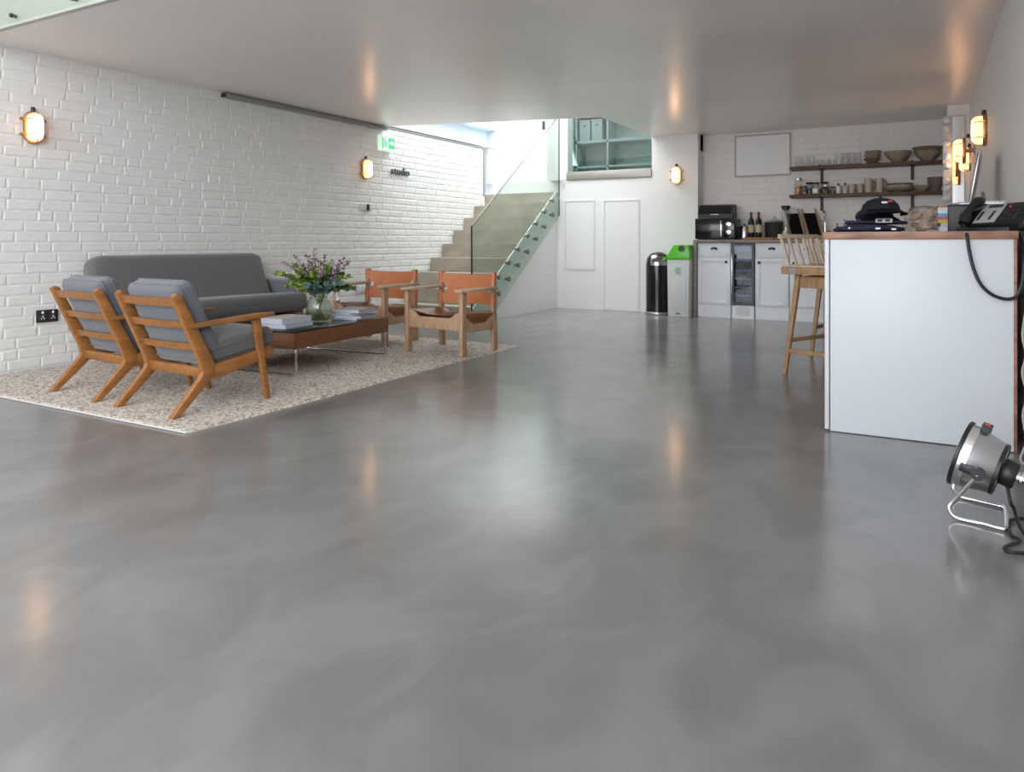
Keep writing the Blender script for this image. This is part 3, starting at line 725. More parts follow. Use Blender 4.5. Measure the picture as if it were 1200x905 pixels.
# ------------------------------------------------------------ coffee table and what stands on it
ta = math.radians(4.2)
tb = thing('coffee_table', 'low walnut coffee table with a black top and chrome sled legs', 'table', (-4.085, 4.05, RZT), ta)
HX, HY2, z0, z1 = 0.405, 0.545, 0.185, 0.292
for s in (-1, 1):
    b = BM(); bx(b, s * HX - s * 0.022, s * HX, -HY2, HY2, z0, z1, 0.002); obj('long_side', b, 'walnut', tb)
    b = BM(); bx(b, -HX + 0.022, HX - 0.022, s * HY2 - s * 0.022, s * HY2, z0, z1, 0.002); obj('short_side', b, 'walnut', tb)
b = BM(); bx(b, -HX + 0.022, HX - 0.022, -HY2 + 0.022, HY2 - 0.022, z0 + 0.02, z0 + 0.035); obj('underside', b, 'walnut', tb)
b = BM(); bx(b, -HX + 0.002, HX - 0.002, -HY2 + 0.002, HY2 - 0.33, z1, z1 + 0.010, 0.002); obj('black_panel', b, 'blacktop', tb)
b = BM(); bx(b, -HX + 0.002, HX - 0.002, HY2 - 0.328, HY2 - 0.002, z1, z1 + 0.010, 0.002); obj('walnut_panel', b, 'walnut', tb)
for s in (-1, 1):
    y = s * (HY2 - 0.03)
    b = BM(); q = HX - 0.01
    tube(b, [(q, y, z0), (q, y, 0.022), (q - 0.014, y, 0.008), (-q + 0.014, y, 0.008), (-q, y, 0.022), (-q, y, z0)], 0.008, 8); obj('sled_leg', b, 'chrome', tb)
TT = RZT + z1 + 0.0105
def magazine(x, y, z, rz, w_, l_, t_, mat, label, group):
    t = thing('magazine', label, 'magazine', (x, y, z), rz, group)
    b = BM(); bx(b, -w_ / 2 + 0.002, w_ / 2 - 0.001, -l_ / 2 + 0.002, l_ / 2 - 0.002, 0.001, t_ - 0.0012); obj('pages', b, 'pages', t)
    b = BM(); bx(b, -w_ / 2, w_ / 2, -l_ / 2, l_ / 2, t_ - 0.0012, t_); bx(b, -w_ / 2, w_ / 2, -l_ / 2, l_ / 2, 0, 0.0012); bx(b, -w_ / 2 - 0.0012, -w_ / 2, -l_ / 2, l_ / 2, 0, t_)
    obj('cover', b, mat, t)
    return t
g1 = 'thick magazines by the near end of the coffee table'
magazine(-3.93, 3.75, TT, 0.12, 0.22, 0.30, 0.030, 'cover2', 'thick magazine under another, left of the vase on the coffee table', g1)
magazine(-3.945, 3.75, TT + 0.0302, 0.04, 0.22, 0.29, 0.040, 'cover1', 'thick magazine with a beige cover on top, left of the vase', g1)
g2 = 'magazines stacked at the far end of the coffee table'
labs = ['bottom magazine of the tall stack at the table end', 'second magazine up in the tall stack at the table end', 'third magazine up in the tall stack at the table end',
        'fourth magazine up in the tall stack at the table end', 'fifth magazine up in the tall stack at the table end', 'magazine with a grey cover topping the tall stack at the table end']
z = TT
for k in range(6):
    th = (0.016, 0.012, 0.014, 0.012, 0.013, 0.010)[k]
    magazine(-3.885 + 0.012 * math.sin(k * 2.3), 4.41 + 0.008 * math.cos(k * 3), z, 0.22 * math.sin(k * 1.7) + 0.1, 0.215, 0.28, th, ('cover3', 'cover2', 'paper', 'cover4', 'cover3', 'cover2')[k], labs[k], g2)
    z += th + 0.0003

# vase and stems
VX, VY = -3.975, 4.11
va = thing('glass_vase', 'round clear glass vase of water holding the mixed flowers', 'vase', (VX, VY, TT))
b = BM(); lathe(b, [(0.0, 0.004), (0.066, 0.004), (0.082, 0.02), (0.094, 0.06), (0.095, 0.11), (0.086, 0.15), (0.068, 0.175), (0.064, 0.185), (0.068, 0.192), (0.065, 0.192), (0.061, 0.184), (0.065, 0.174), (0.083, 0.149), (0.092, 0.11), (0.091, 0.06), (0.079, 0.022), (0.064, 0.008), (0, 0.008)], 28); obj('bowl', b, 'vaseglass', va, 80)
b = BM(); lathe(b, [(0, 0.009), (0.062, 0.009), (0.077, 0.022), (0.089, 0.06), (0.0895, 0.085), (0, 0.085)], 24); obj('water', b, 'water', va)
rf = random.Random(11); SPR = {}
def leaf(bm, p, d, w_, l_, roll):
    d = V(d).normalized(); s = d.cross(V((0, 0, 1)));
    s = s.normalized() if s.length > 1e-3 else V((1, 0, 0))
    s = (Matrix.Rotation(roll, 3, d) @ s); n = d.cross(s)
    P = [p, p + d * l_ * 0.3 + s * w_ * 0.42 + n * w_ * 0.1, p + d * l_ * 0.65 + s * w_ * 0.45 + n * w_ * 0.06, p + d * l_, p + d * l_ * 0.65 - s * w_ * 0.45 + n * w_ * 0.06, p + d * l_ * 0.3 - s * w_ * 0.42 + n * w_ * 0.1, p + d * l_ * 0.5]
    vs = [bm.verts.new(q) for q in P]
    for a in range(6): bm.faces.new((vs[a], vs[(a + 1) % 6], vs[6]))
def sprig(kind, az, lean, length, label):
    name = {'pink': 'pink_flower_sprig', 'green': 'green_leaf_sprig', 'dark': 'dark_leaf_sprig', 'euc': 'eucalyptus_sprig'}[kind]
    grp = {'pink': 'mauve flower sprigs in the vase', 'green': 'light green sprigs in the vase', 'dark': 'dark green sprigs in the vase', 'euc': 'eucalyptus sprigs in the vase'}[kind]
    t = thing(name, label, 'plant' if kind != 'pink' else 'flower', (VX, VY, TT), 0, grp)
    a0 = az + PI + rf.uniform(-.5, .5); r0 = rf.uniform(0.01, 0.05)
    dirh = V((math.cos(az), math.sin(az), 0))
    p0 = V((math.cos(a0) * r0, math.sin(a0) * r0, 0.012)); p1 = dirh * 0.035 + V((0, 0, 0.188))
    pts = [p0, p0.lerp(p1, 0.5), p1]
    n = 7
    for k in range(1, n + 1):
        f = k / n; ang = lean * (0.35 + 0.75 * f)
        pts.append(pts[-1] + (dirh * math.sin(ang) + V((rf.uniform(-.06, .06), rf.uniform(-.06, .06), math.cos(ang)))) * (length / n))
    b = BM(); tube(b, pts, 0.0022, 5); obj('stem', b, 'stem', t)
    lb = BM(); fb = BM(); nf = 0
    for k in range(4, len(pts)):
        a, c = pts[k - 1], pts[k]; dd = (c - a).normalized()
        m_ = {'pink': 3, 'green': 8, 'dark': 8, 'euc': 4}[kind]
        for q in range(m_):
            p = a.lerp(c, rf.random()); dl = (dd * 0.5 + V((rf.uniform(-1, 1), rf.uniform(-1, 1), rf.uniform(-.5, .7)))).normalized()
            if kind == 'euc': leaf(lb, p, dl, rf.uniform(0.035, 0.05), rf.uniform(0.04, 0.06), rf.uniform(0, 6))
            elif kind == 'pink': leaf(lb, p, dl, 0.014, rf.uniform(0.02, 0.035), rf.uniform(0, 6))
            else: leaf(lb, p, dl, rf.uniform(0.022, 0.036), rf.uniform(0.03, 0.055), rf.uniform(0, 6))
        if kind == 'pink' and k > 4:
            for q in range(15):
                p = a.lerp(c, rf.random()) + V((rf.gauss(0, .012), rf.gauss(0, .012), rf.gauss(0, .008)))
                leaf(fb, p, (rf.uniform(-1, 1), rf.uniform(-1, 1), rf.uniform(0, 1)), 0.015, 0.017, rf.uniform(0, 6)); nf += 1
    o = obj('leaves', lb, {'pink': 'darkleaf', 'green': 'leaf', 'dark': 'darkleaf', 'euc': 'eucalyptus'}[kind], t, 0); o['kind'] = 'stuff'
    if nf: o = obj('blossoms', fb, 'pink', t, 0); o['kind'] = 'stuff'
    else: fb.free()
    tip = pts[-1] + V((VX, VY, TT)); SPR.setdefault(kind, []).append((((tip.x * 0.8725 + tip.y * 0.4887) / (-tip.x * 0.4887 + tip.y * 0.8725)), t))
# azimuth: 0 = +X (towards the room), -150deg = image left, 30deg = image right
dg_ = math.radians
L_ = 'among the flowers in the vase'
for az, le, ln in ((210, 0.95, 0.36), (225, 0.6, 0.34), (185, 0.35, 0.33), (100, 0.15, 0.32), (150, 0.3, 0.36), (30, 0.85, 0.34), (45, 0.6, 0.33), (15, 0.7, 0.30), (-40, 0.5, 0.27), (-90, 0.4, 0.26), (60, 0.35, 0.28), (-130, 0.8, 0.27)):
    sprig('pink', dg_(az), le, ln, 'mauve pink flower sprig in the glass vase bouquet')
for az, le, ln in ((215, 1.35, 0.36), (200, 0.8, 0.30), (170, 0.4, 0.27), (240, 1.2, 0.30), (120, 0.2, 0.27), (0, 0.35, 0.25), (40, 1.15, 0.24), (-60, 0.6, 0.22), (-110, 0.8, 0.24), (80, 0.5, 0.24), (-150, 1.5, 0.22)):
    sprig('green', dg_(az), le, ln, 'fresh light green leafy sprig in the glass vase bouquet')
for az, le, ln in ((205, 0.5, 0.24), (30, 0.6, 0.24), (-30, 0.7, 0.20), (-80, 0.5, 0.19), (140, 0.5, 0.22), (25, 1.7, 0.26), (60, 0.9, 0.22), (250, 0.7, 0.2)):
    sprig('dark', dg_(az), le, ln, 'dark green leafy sprig in the glass vase bouquet')
for az, le, ln in ((-50, 1.25, 0.17), (-20, 1.35, 0.20), (-75, 1.15, 0.14), (5, 1.2, 0.19)):
    sprig('euc', dg_(az), le, ln, 'round-leaved blue green eucalyptus sprig low in the bouquet')
ORD = ('leftmost', 'second', 'third', 'fourth', 'fifth', 'sixth', 'seventh', 'eighth', 'ninth', 'tenth', 'eleventh', 'twelfth')
for kind, ph0 in (('pink', 'mauve flower sprig in the vase bouquet'), ('green', 'light green leafy sprig in the vase bouquet'), ('dark', 'dark green leafy sprig in the vase bouquet'), ('euc', 'round-leaved eucalyptus sprig low in the bouquet')):
    L = sorted(SPR[kind], key=lambda q: q[0])
    for k, (_, t) in enumerate(L):
        t['label'] = ph0 + ', ' + ('its tip ' + ('farthest left' if k == 0 else 'farthest right') if k in (0, len(L) - 1) else ORD[k] + ' of its kind from the left')
wf = thing('white_flower', 'white bloom leaning over the vase rim on its right', 'flower', (VX, VY, TT))
b = BM(); tube(b, [(-0.02, -0.02, 0.015), (0.03, 0.02, 0.188), (0.085, 0.062, 0.185)], 0.0025, 5); obj('stem', b, 'stem', wf)
b = BM()
for k in range(16):
    a = 2 * PI * k / 8; leaf(b, V((0.085, 0.062, 0.185)), (math.cos(a), math.sin(a), 0.7 - (k // 8) * 1.0), 0.045, 0.062, 1.2)
obj('petals', b, 'petalwhite', wf, 0)

# ------------------------------------------------------------ leather hunting chairs
def sgp(a): return math.copysign(abs(a) ** 0.55, a)
def spanish_chair(label, loc, rz):
    t = thing('leather_armchair', label, 'armchair', loc, rz, 'tan leather armchairs')
    W2 = 0.283
    for s in (-1, 1):
        x = s * W2
        b = BM(); beam(b, (x, -0.215, 0), (x, -0.215, 0.505), 0.036, 0.058, 0.036, 0.058, bev=0.004); obj('front_leg', b, 'paleoak', t)
        b = BM(); beam(b, (x * 0.985, 0.222, 0), (x * 0.985, 0.205, 0.30), 0.034, 0.056, 0.034, 0.062, bev=0.004)
        obj('rear_leg', b, 'paleoak', t)
        b = BM(); beam(b, (x * 0.985, 0.205, 0.29), (x * 0.985, 0.214, 0.645), 0.034, 0.056, 0.030, 0.034, bev=0.006); obj('back_post', b, 'paleoak', t)
        # broad flat arm
        b = BM(); prism(b, [(x - 0.05, -0.24), (x - 0.035, -0.275), (x + 0.035, -0.275), (x + 0.055, -0.24), (x + 0.06, -0.05), (x + 0.045, 0.12), (x + 0.022, 0.24), (x - 0.02, 0.24), (x - 0.03, 0.12), (x - 0.05, -0.05)], 0.506, 0.528, 'xyz', 0.004); obj('armrest', b, 'armoak', t)
        # side stretchers: one under the seat with a dipped top, one seat rail
        b = BM(); prism(b, [(-0.188, 0.18), (0.18, 0.18), (0.18, 0.30), (0.13, 0.285), (0.08, 0.245), (-0.10, 0.245), (-0.15, 0.285), (-0.188, 0.30)], x - 0.014, x + 0.014, 'yzx', 0.003); obj('side_stretcher', b, 'paleoak', t)
        b = BM(); tube(b, [(x * 0.99, -0.19, 0.335), (x * 0.99, 0.19, 0.315)], 0.014, 8); obj('seat_rail', b, 'paleoak', t)
    for y, z, nm in ((-0.215, 0.20, 'front_stretcher'), (0.205, 0.18, 'rear_stretcher')):
        q = W2 - 0.017
        b = BM(); prism(b, [(-q, z), (q, z), (q, z + 0.15), (q - 0.05, z + 0.135), (q - 0.10, z + 0.095), (-q + 0.10, z + 0.095), (-q + 0.05, z + 0.135), (-q, z + 0.15)], y - 0.013, y + 0.013, 'xzy', 0.003); obj(nm, b, 'paleoak', t)
    # slung seat
    def seat(u, v):
        x = (u * 2 - 1) * (W2 - 0.012); y = -0.20 + 0.385 * v
        sag = 0.055 * (1 - abs(u * 2 - 1) ** 2.2) * (0.75 + 0.3 * math.sin(PI * v))
        return V((x, y, 0.352 - 0.02 * v - sag))
    b = BM(); sheet(b, seat, 16, 10, 0.005)
    ob = obj('seat', b, 'seatleather', t, 60)
    # flaps that wrap the side rails, and the belts under the seat
    for s in (-1, 1):
        b = BM(); sheet(b, lambda u, v: V((s * (W2 + 0.010 * math.sin(PI * u) + 0.004 - 0.02 * (u == 0)), -0.17 + 0.34 * v, 0.352 - 0.02 * v - 0.085 * u)), 6, 4, 0.004); obj('seat_flap', b, 'seatleather', t, 60)
    for y in (-0.12, 0.0, 0.10):
        b = BM(); sheet(b, lambda u, v: V(((u * 2 - 1) * (W2 - 0.014), y - 0.016 + 0.032 * v, 0.325 - 0.085 * (1 - abs(u * 2 - 1) ** 2))), 12, 1, 0.003); bl = obj('belt', b, 'seatleather', t, 60)
        for x in (-0.055, 0.045):
            b = BM(); bx(b, x - 0.014, x + 0.014, y - 0.02, y + 0.02, 0.232, 0.238, 0.002); obj('buckle', b, 'brass', bl)
    # leather back: wraps the posts, notched where the arms pass
    def post_y(z): return 0.205 + (z - 0.29) * 0.025
    b = BM()
    N, K = 18, 12; grid = {}
    for i in range(N + 1):
        for j in range(K + 1):
            u = i / N * 2 - 1; z = 0.375 + 0.26 * j / K - (0.010 * (1 - u * u) if j > K * 0.7 else 0)
            grid[i, j] = b.verts.new((u * (W2 - 0.012), post_y(z) - 0.018 + 0.045 * (1 - u * u) * 0.9, z))
    fs = []
    for i in range(N):
        for j in range(K):
            if (i < 1 or i >= N - 1) and 4 <= j <= 7: continue
            if (i < 2 or i >= N - 2) and 5 <= j <= 6: continue
            fs.append(b.faces.new((grid[i, j], grid[i + 1, j], grid[i + 1, j + 1], grid[i, j + 1])))
    bmesh.ops.delete(b, geom=[v for v in b.verts if not v.link_faces], context='VERTS')
    bmesh.ops.solidify(b, geom=fs, thickness=0.005)
    ob = obj('back', b, 'leather', t, 50)
    for s in (-1, 1):
        for za, zb in ((0.375, 0.465), (0.545, 0.648)):
            b = BM(); x = s * W2 * 0.985
            sheet(b, lambda u, v: V((x + 0.0215 * sgp(math.cos(2 * PI * u)), post_y(za + (zb - za) * v) + (0.032 - 0.006 * (za > 0.5)) * sgp(math.sin(2 * PI * u)), za + (zb - za) * v)), 20, 2)
            obj('post_sleeve', b, 'leather', t, 60)
    return t
ch = spanish_chair('tan leather armchair with pale oak frame, nearer the open floor', (-3.41, 5.06, RZT), math.radians(-4.5))
dup(ch, (-4.33, 5.20, RZT), math.radians(-1.0), 'tan leather armchair with oak frame, left of the other, behind the flowers')

# ------------------------------------------------------------ bins
pb = thing('push_bin', 'black cylindrical push bin with a domed steel flap', 'bin', (-2.895, 8.93, 0))
b = BM(); lathe(b, [(0, 0), (0.155, 0), (0.16, 0.01), (0.158, 0.035), (0.150, 0.04)], 32); obj('base_ring', b, 'steel', pb)
b = BM(); lathe(b, [(0, 0.04), (0.150, 0.04), (0.151, 0.62), (0.148, 0.66), (0.135, 0.71), (0.105, 0.755), (0.06, 0.78), (0, 0.788)], 32); obj('body', b, 'blackgloss', pb)
b = BM()
def flap(u, v):
    a = -PI / 2 + (u - 0.5) * 1.5 + 0.35; ph = v
    prof = [(0.1525, 0.622), (0.150, 0.662), (0.1375, 0.7125), (0.118, 0.742)]
    f = v * 3; k = min(2, int(f)); q = f - k
    r = prof[k][0] * (1 - q) + prof[k + 1][0] * q; z_ = prof[k][1] * (1 - q) + prof[k + 1][1] * q
    return V((r * math.cos(a), r * math.sin(a), z_))
sheet(b, flap, 14, 6, 0.002); obj('flap', b, 'chrome', pb, 60)
rb = thing('recycling_bin', 'slim pale grey recycling bin with a bright green lid', 'bin', (-2.585, 8.92, 0))
b = BM(); prism(b, [(-0.128, 0), (0.128, 0), (0.138, 0.70), (-0.138, 0.70)], -0.17, 0.17, 'xzy', 0.008); obj('body', b, 'lightgrey', rb)
b = BM(); prism(b, [(-0.09, 0.10), (0.09, 0.10), (0.095, 0.48), (-0.095, 0.48)], -0.176, -0.168, 'xzy', 0.002); obj('front_panel', b, 'lightgrey', rb)
b = BM(); prism(b, [(-0.147, 0.702), (0.146, 0.702), (0.146, 0.745), (0.128, 0.875), (-0.055, 0.875), (-0.145, 0.735)], -0.178, 0.178, 'xzy', 0.008)
obj('lid', b, 'green', rb)
b = BM(); lathe(b, [(0, 0.0), (0.04, 0.0), (0.04, 0.006), (0, 0.006)], 18, T(0.045, -0.176, 0.832) @ RX(PI / 2)); obj('lid_opening', b, 'darkleaf', rb)
b = BM(); tube(b, [(0.032 * math.cos(a), -0.177, 0.565 + 0.032 * math.sin(a)) for a in [0.4 + 1.75 * PI * k / 14 for k in range(15)]], 0.004, 6); tube(b, [(0.0, -0.177, 0.54), (0.008, -0.177, 0.56), (-0.006, -0.177, 0.575), (0.004, -0.177, 0.59)], 0.003, 6); obj('emblem', b, 'green', rb)
b = BM(); bx(b, -0.022, 0.022, -0.174, -0.169, 0.035, 0.05); obj('mark', b, 'charcoal', rb)

# ------------------------------------------------------------ kitchen run
KF = 8.93
wt = thing('kitchen_worktop', 'grey brown wooden worktop along the back kitchen wall with end panel', 'worktop')
b = BM(); bx(b, -2.445, 0.22, KF - 0.025, YK - 0.008, 0.902, 0.942, 0.003); obj('top', b, 'worktop', wt)
b = BM(); bx(b, -2.445, -2.40, KF - 0.025, YK - 0.008, 0.0, 0.9015, 0.003); obj('end_panel', b, 'worktop', wt)
WZ = 0.9425
def shaker(bm, x0, x1, z0, z1, y, fr=0.05):
    bx(bm, x0, x1, y, y + 0.012, z0, z1)
    for a0, a1, c0, c1 in ((x0, x0 + fr, z0, z1), (x1 - fr, x1, z0, z1), (x0 + fr, x1 - fr, z0, z0 + fr), (x0 + fr, x1 - fr, z1 - fr, z1)):
        bx(bm, a0, a1, y - 0.008, y, c0, c1, 0.0015)
def cabinet(x0, x1, label, knob_right=True):
    t = thing('base_cabinet', label, 'cabinet', (0, 0, 0), 0, 'white kitchen base cabinets')
    b = BM(); bx(b, x0, x1, KF + 0.016, YK - 0.02, 0.0, 0.899); obj('body', b, 'cabwhite', t)
    b = BM(); bx(b, x0 + 0.004, x1 - 0.004, KF + 0.004, KF + 0.014, 0.0, 0.152); obj('plinth', b, 'cabwhite', t)
    b = BM(); bx(b, x0 + 0.004, x1 - 0.004, KF, KF + 0.014, 0.728, 0.888, 0.003); dr = obj('drawer', b, 'cabwhite', t)
    cx = (x0 + x1) / 2
    b = BM()
    def cup(u, v):
        a = PI * u; e = PI / 2 * v
        return V((cx + 0.044 * math.cos(a) * math.cos(e * 0.9), KF - 0.001 - 0.022 * math.sin(e), 0.822 + 0.03 * math.sin(a) * math.cos(e * 0.6)))
    sheet(b, cup, 12, 5, 0.002); obj('cup_handle', b, 'darksteel', dr, 60)
    b = BM(); shaker(b, x0 + 0.004, x1 - 0.004, 0.160, 0.720, KF); d = obj('door', b, 'cabwhite', t)
    kx = x1 - 0.05 if knob_right else x0 + 0.05
    b = BM(); lathe(b, [(0, 0), (0.006, 0), (0.006, 0.012), (0.016, 0.018), (0.016, 0.026), (0.008, 0.031), (0, 0.031)], 14, T(kx, KF - 0.008, 0.672) @ RX(PI / 2)); obj('knob', b, 'darksteel', d)
    return t
cabinet(-2.395, -1.995, 'white base cabinet with drawer and cup handle beside the bins')
cabinet(-1.715, -1.335, 'white base cabinet with drawer right of the wine cooler', False)
cabinet(-1.33, -0.945, 'white base cabinet half hidden behind the bar stool', False)
cabinet(-0.94, -0.50, 'white base cabinet at the far end behind the counter', True)
b = BM(); bx(b, -0.495, 0.22, KF + 0.01, YK - 0.02, 0, 0.9); tag(obj('sink_cabinet', b, 'cabwhite'), 'plain white sink cabinet front hidden behind the counter', 'cabinet')
wc = thing('wine_cooler', 'narrow glass fronted wine cooler between two white cabinets', 'fridge')
x0, x1 = -1.985, -1.722
b = BM()
bx(b, x0, x0 + 0.02, KF + 0.03, YK - 0.03, 0.16, 0.895); bx(b, x1 - 0.02, x1, KF + 0.03, YK - 0.03, 0.16, 0.895)
bx(b, x0, x1, YK - 0.05, YK - 0.03, 0.16, 0.895); bx(b, x0, x1, KF + 0.03, YK - 0.03, 0.875, 0.895); bx(b, x0, x1, KF + 0.03, YK - 0.03, 0.16, 0.18)
obj('body', b, 'charcoal', wc)
b = BM(); fr = 0.028
for a0, a1, c0, c1 in ((x0, x0 + fr, 0.16, 0.895), (x1 - fr, x1, 0.16, 0.895), (x0 + fr, x1 - fr, 0.16, 0.19), (x0 + fr, x1 - fr, 0.868, 0.895)): bx(b, a0, a1, KF - 0.012, KF + 0.025, c0, c1)
dd = obj('door', b, 'black', wc)
b = BM(); bx(b, x0 + fr, x1 - fr, KF, KF + 0.006, 0.19, 0.868); obj('pane', b, 'coolerglass', dd, 0)
b = BM(); bx(b, x0 + 0.002, x0 + 0.012, KF - 0.03, KF - 0.0125, 0.28, 0.78, 0.003); obj('handle', b, 'chrome', dd)
for k, z_ in enumerate((0.27, 0.37, 0.47, 0.57, 0.69)):
    b = BM(); bx(b, x0 + 0.03, x1 - 0.03, KF + 0.04, YK - 0.06, z_ - 0.006, z_); bx(b, x0 + 0.03, x1 - 0.03, KF + 0.032, KF + 0.045, z_ - 0.008, z_ + 0.016); obj('shelf', b, 'steel', wc)
b = BM(); bx(b, x0 + 0.055, x1 - 0.055, KF + 0.028, KF + 0.034, 0.80, 0.845); obj('control_panel', b, pm('cooler_display', (0.03, 0.05, 0.08), 0.3, emit=((0.25, 0.5, 1.0), 0.2)), wc)
b = BM(); bx(b, x0 + 0.002, x1 - 0.002, KF + 0.0, KF + 0.012, 0.0, 0.156); obj('plinth', b, 'white', wc)
for k in range(7):
    b = BM(); bx(b, x0 + 0.05, x1 - 0.05, KF - 0.004, KF, 0.04 + k * 0.014, 0.048 + k * 0.014); obj('vent_slat', b, 'lightgrey', wc)
def wine_bottle(name, label, group, mt):
    t = thing(name, label, 'bottle', mt.to_translation(), 0, group); t.rotation_euler = mt.to_euler()
    b = BM(); lathe(b, [(0, 0), (0.034, 0), (0.037, 0.006), (0.037, 0.19), (0.030, 0.215), (0.016, 0.235), (0.014, 0.25), (0.014, 0.295), (0, 0.295)], 18); obj('glass', b, 'winebottle', t)
    b = BM(); lathe(b, [(0.0155, 0.245), (0.0155, 0.305), (0.0, 0.306)], 14); obj('capsule', b, 'wax', t)
    b = BM(); lathe(b, [(0.0375, 0.06), (0.0375, 0.15)], 18); obj('label', b, 'winelabel', t)
    return t
for x, z_, wh in ((-1.90, 0.27, 'left bottle on the lowest'), (-1.81, 0.27, 'right bottle on the lowest'), (-1.90, 0.47, 'left bottle on the third'), (-1.81, 0.37, 'only bottle on the second'), (-1.81, 0.47, 'right bottle on the third'), (-1.90, 0.57, 'only bottle on the fourth')):
    wine_bottle('lying_wine_bottle', 'wine cooler: ' + wh + ' shelf, lying on its side', 'bottles inside the wine cooler', T(x, YK - 0.06, z_ + 0.038) @ RX(PI / 2))

# on the kitchen worktop
mw = thing('microwave', 'black microwave oven with two dials on the worktop', 'microwave', (-2.20, 9.12, WZ))
b = BM(); bx(b, -0.24, 0.24, -0.14, 0.17, 0.008, 0.26, 0.006); obj('body', b, 'black', mw)
b = BM(); bx(b, -0.235, 0.10, -0.155, -0.141, 0.015, 0.253, 0.004); mdoor = obj('door', b, 'blackgloss', mw)
b = BM(); bx(b, 0.075, 0.092, -0.185, -0.17, 0.04, 0.23, 0.004); bx(b, 0.079, 0.088, -0.171, -0.155, 0.05, 0.07); bx(b, 0.079, 0.088, -0.171, -0.155, 0.20, 0.22); obj('handle', b, 'chrome', mdoor)
b = BM(); bx(b, 0.108, 0.235, -0.152, -0.141, 0.015, 0.253, 0.003); cp_ = obj('control_panel', b, 'blackgloss', mw)
for z_ in (0.09, 0.185):
    b = BM(); lathe(b, [(0, 0), (0.032, 0), (0.030, 0.018), (0.022, 0.02), (0, 0.02)], 20, T(0.17, -0.152, z_) @ RX(PI / 2)); obj('dial', b, 'chrome', cp_)
for x in (-0.2, 0.2):
    for y in (-0.09, 0.12):
        b = BM(); bx(b, x - 0.02, x + 0.02, y - 0.02, y + 0.02, 0, 0.008); obj('foot', b, 'black', mw)
bb = thing('bread_bin', 'dark roll top bread bin standing on the microwave', 'bread bin', (-2.205, 9.13, WZ + 0.2605))
b = BM(); pr = [(0.14, 0.0), (-0.13, 0.0), (-0.13, 0.04)] + [(-0.01 - 0.12 * math.cos(a), 0.05 + 0.12 * math.sin(a)) for a in [PI / 2 * k / 6 for k in range(7)]] + [(0.14, 0.17)]
prism(b, pr, -0.205, 0.205, 'yzx'); obj('body', b, 'darksteel', bb)
b = BM(); prism(b, [(-0.008 - 0.123 * math.cos(a), 0.05 + 0.123 * math.sin(a)) for a in [PI / 2 * k / 6 for k in range(7)]] + [(-0.008 - 0.119 * math.cos(a), 0.05 + 0.119 * math.sin(a)) for a in [PI / 2 * k / 6 for k in range(6, -1, -1)]], -0.195, 0.195, 'yzx'); rl = obj('roll_top', b, 'blackgloss', bb)
b = BM(); bx(b, -0.05, 0.05, -0.146, -0.132, 0.04, 0.05, 0.002); obj('handle', b, 'steel', rl)
ke = thing('kettle', 'small steel and black kettle beside the microwave', 'kettle', (-1.875, 9.12, WZ))
b = BM(); lathe(b, [(0, 0), (0.055, 0), (0.058, 0.02), (0.05, 0.14), (0.042, 0.165), (0.02, 0.175), (0, 0.176)], 20); obj('body', b, 'steel', ke)
b = BM(); tube(b, [(-0.05, 0, 0.15), (-0.085, 0, 0.15), (-0.09, 0, 0.09), (-0.055, 0, 0.03)], 0.011, 8); obj('handle', b, 'black', ke)
b = BM(); lathe(b, [(0, 0.174), (0.016, 0.176), (0.016, 0.19), (0, 0.193)], 12); obj('lid_knob', b, 'black', ke)
cb = thing('serving_board', 'reddish wooden board under the wine bottles', 'board', (-1.69, 9.08, WZ))
b = BM(); bx(b, -0.17, 0.17, -0.1, 0.12, 0.0, 0.025, 0.004); obj('slab', b, 'board', cb)
b = BM(); box(b, (0.19, 0.01, 0.0125), (0.05, 0.06, 0.022), None, 0.006); obj('grip', b, 'board', cb)
wine_bottle('wine_bottle', 'dark wine bottle on the board, left of two', 'wine bottles on the worktop', T(-1.79, 9.09, WZ + 0.0255))
wine_bottle('wine_bottle', 'dark wine bottle on the board, right of two', 'wine bottles on the worktop', T(-1.70, 9.07, WZ + 0.0255))
po = thing('stock_pot', 'dark grey cooking pot with steel lid on the worktop', 'pot', (-1.545, 9.20, WZ + 0.0))
b = BM(); lathe(b, [(0, 0), (0.10, 0), (0.105, 0.01), (0.108, 0.20), (0.112, 0.205), (0.0, 0.205)], 24); obj('body', b, 'charcoal', po)
b = BM(); lathe(b, [(0.112, 0.206), (0.10, 0.222), (0.04, 0.24), (0.012, 0.243), (0.012, 0.26), (0.02, 0.27), (0, 0.274)], 24); obj('lid', b, 'steel', po)
for s in (-1, 1):
    b = BM(); tube(b, [(s * 0.105, -0.035, 0.165), (s * 0.135, -0.03, 0.17), (s * 0.135, 0.03, 0.17), (s * 0.105, 0.035, 0.165)], 0.006, 6); obj('handle', b, 'steel', po)
ja = thing('tall_jar', 'tall glass jar with a dark lid next to the pot', 'jar', (-1.40, 9.12, WZ))
b = BM(); lathe(b, [(0, 0), (0.045, 0), (0.047, 0.01), (0.047, 0.34), (0.038, 0.36), (0.035, 0.36), (0.044, 0.338), (0.044, 0.012), (0, 0.008)], 20); obj('glass', b, 'clear', ja)
b = BM(); lathe(b, [(0, 0.012), (0.042, 0.012), (0.042, 0.10), (0, 0.10)], 16); obj('contents', b, 'cream', ja)
b = BM(); lathe(b, [(0.0, 0.345), (0.036, 0.345), (0.036, 0.362), (0.05, 0.362), (0.05, 0.395), (0.045, 0.40), (0, 0.40)], 20); obj('lid', b, 'darksteel', ja)
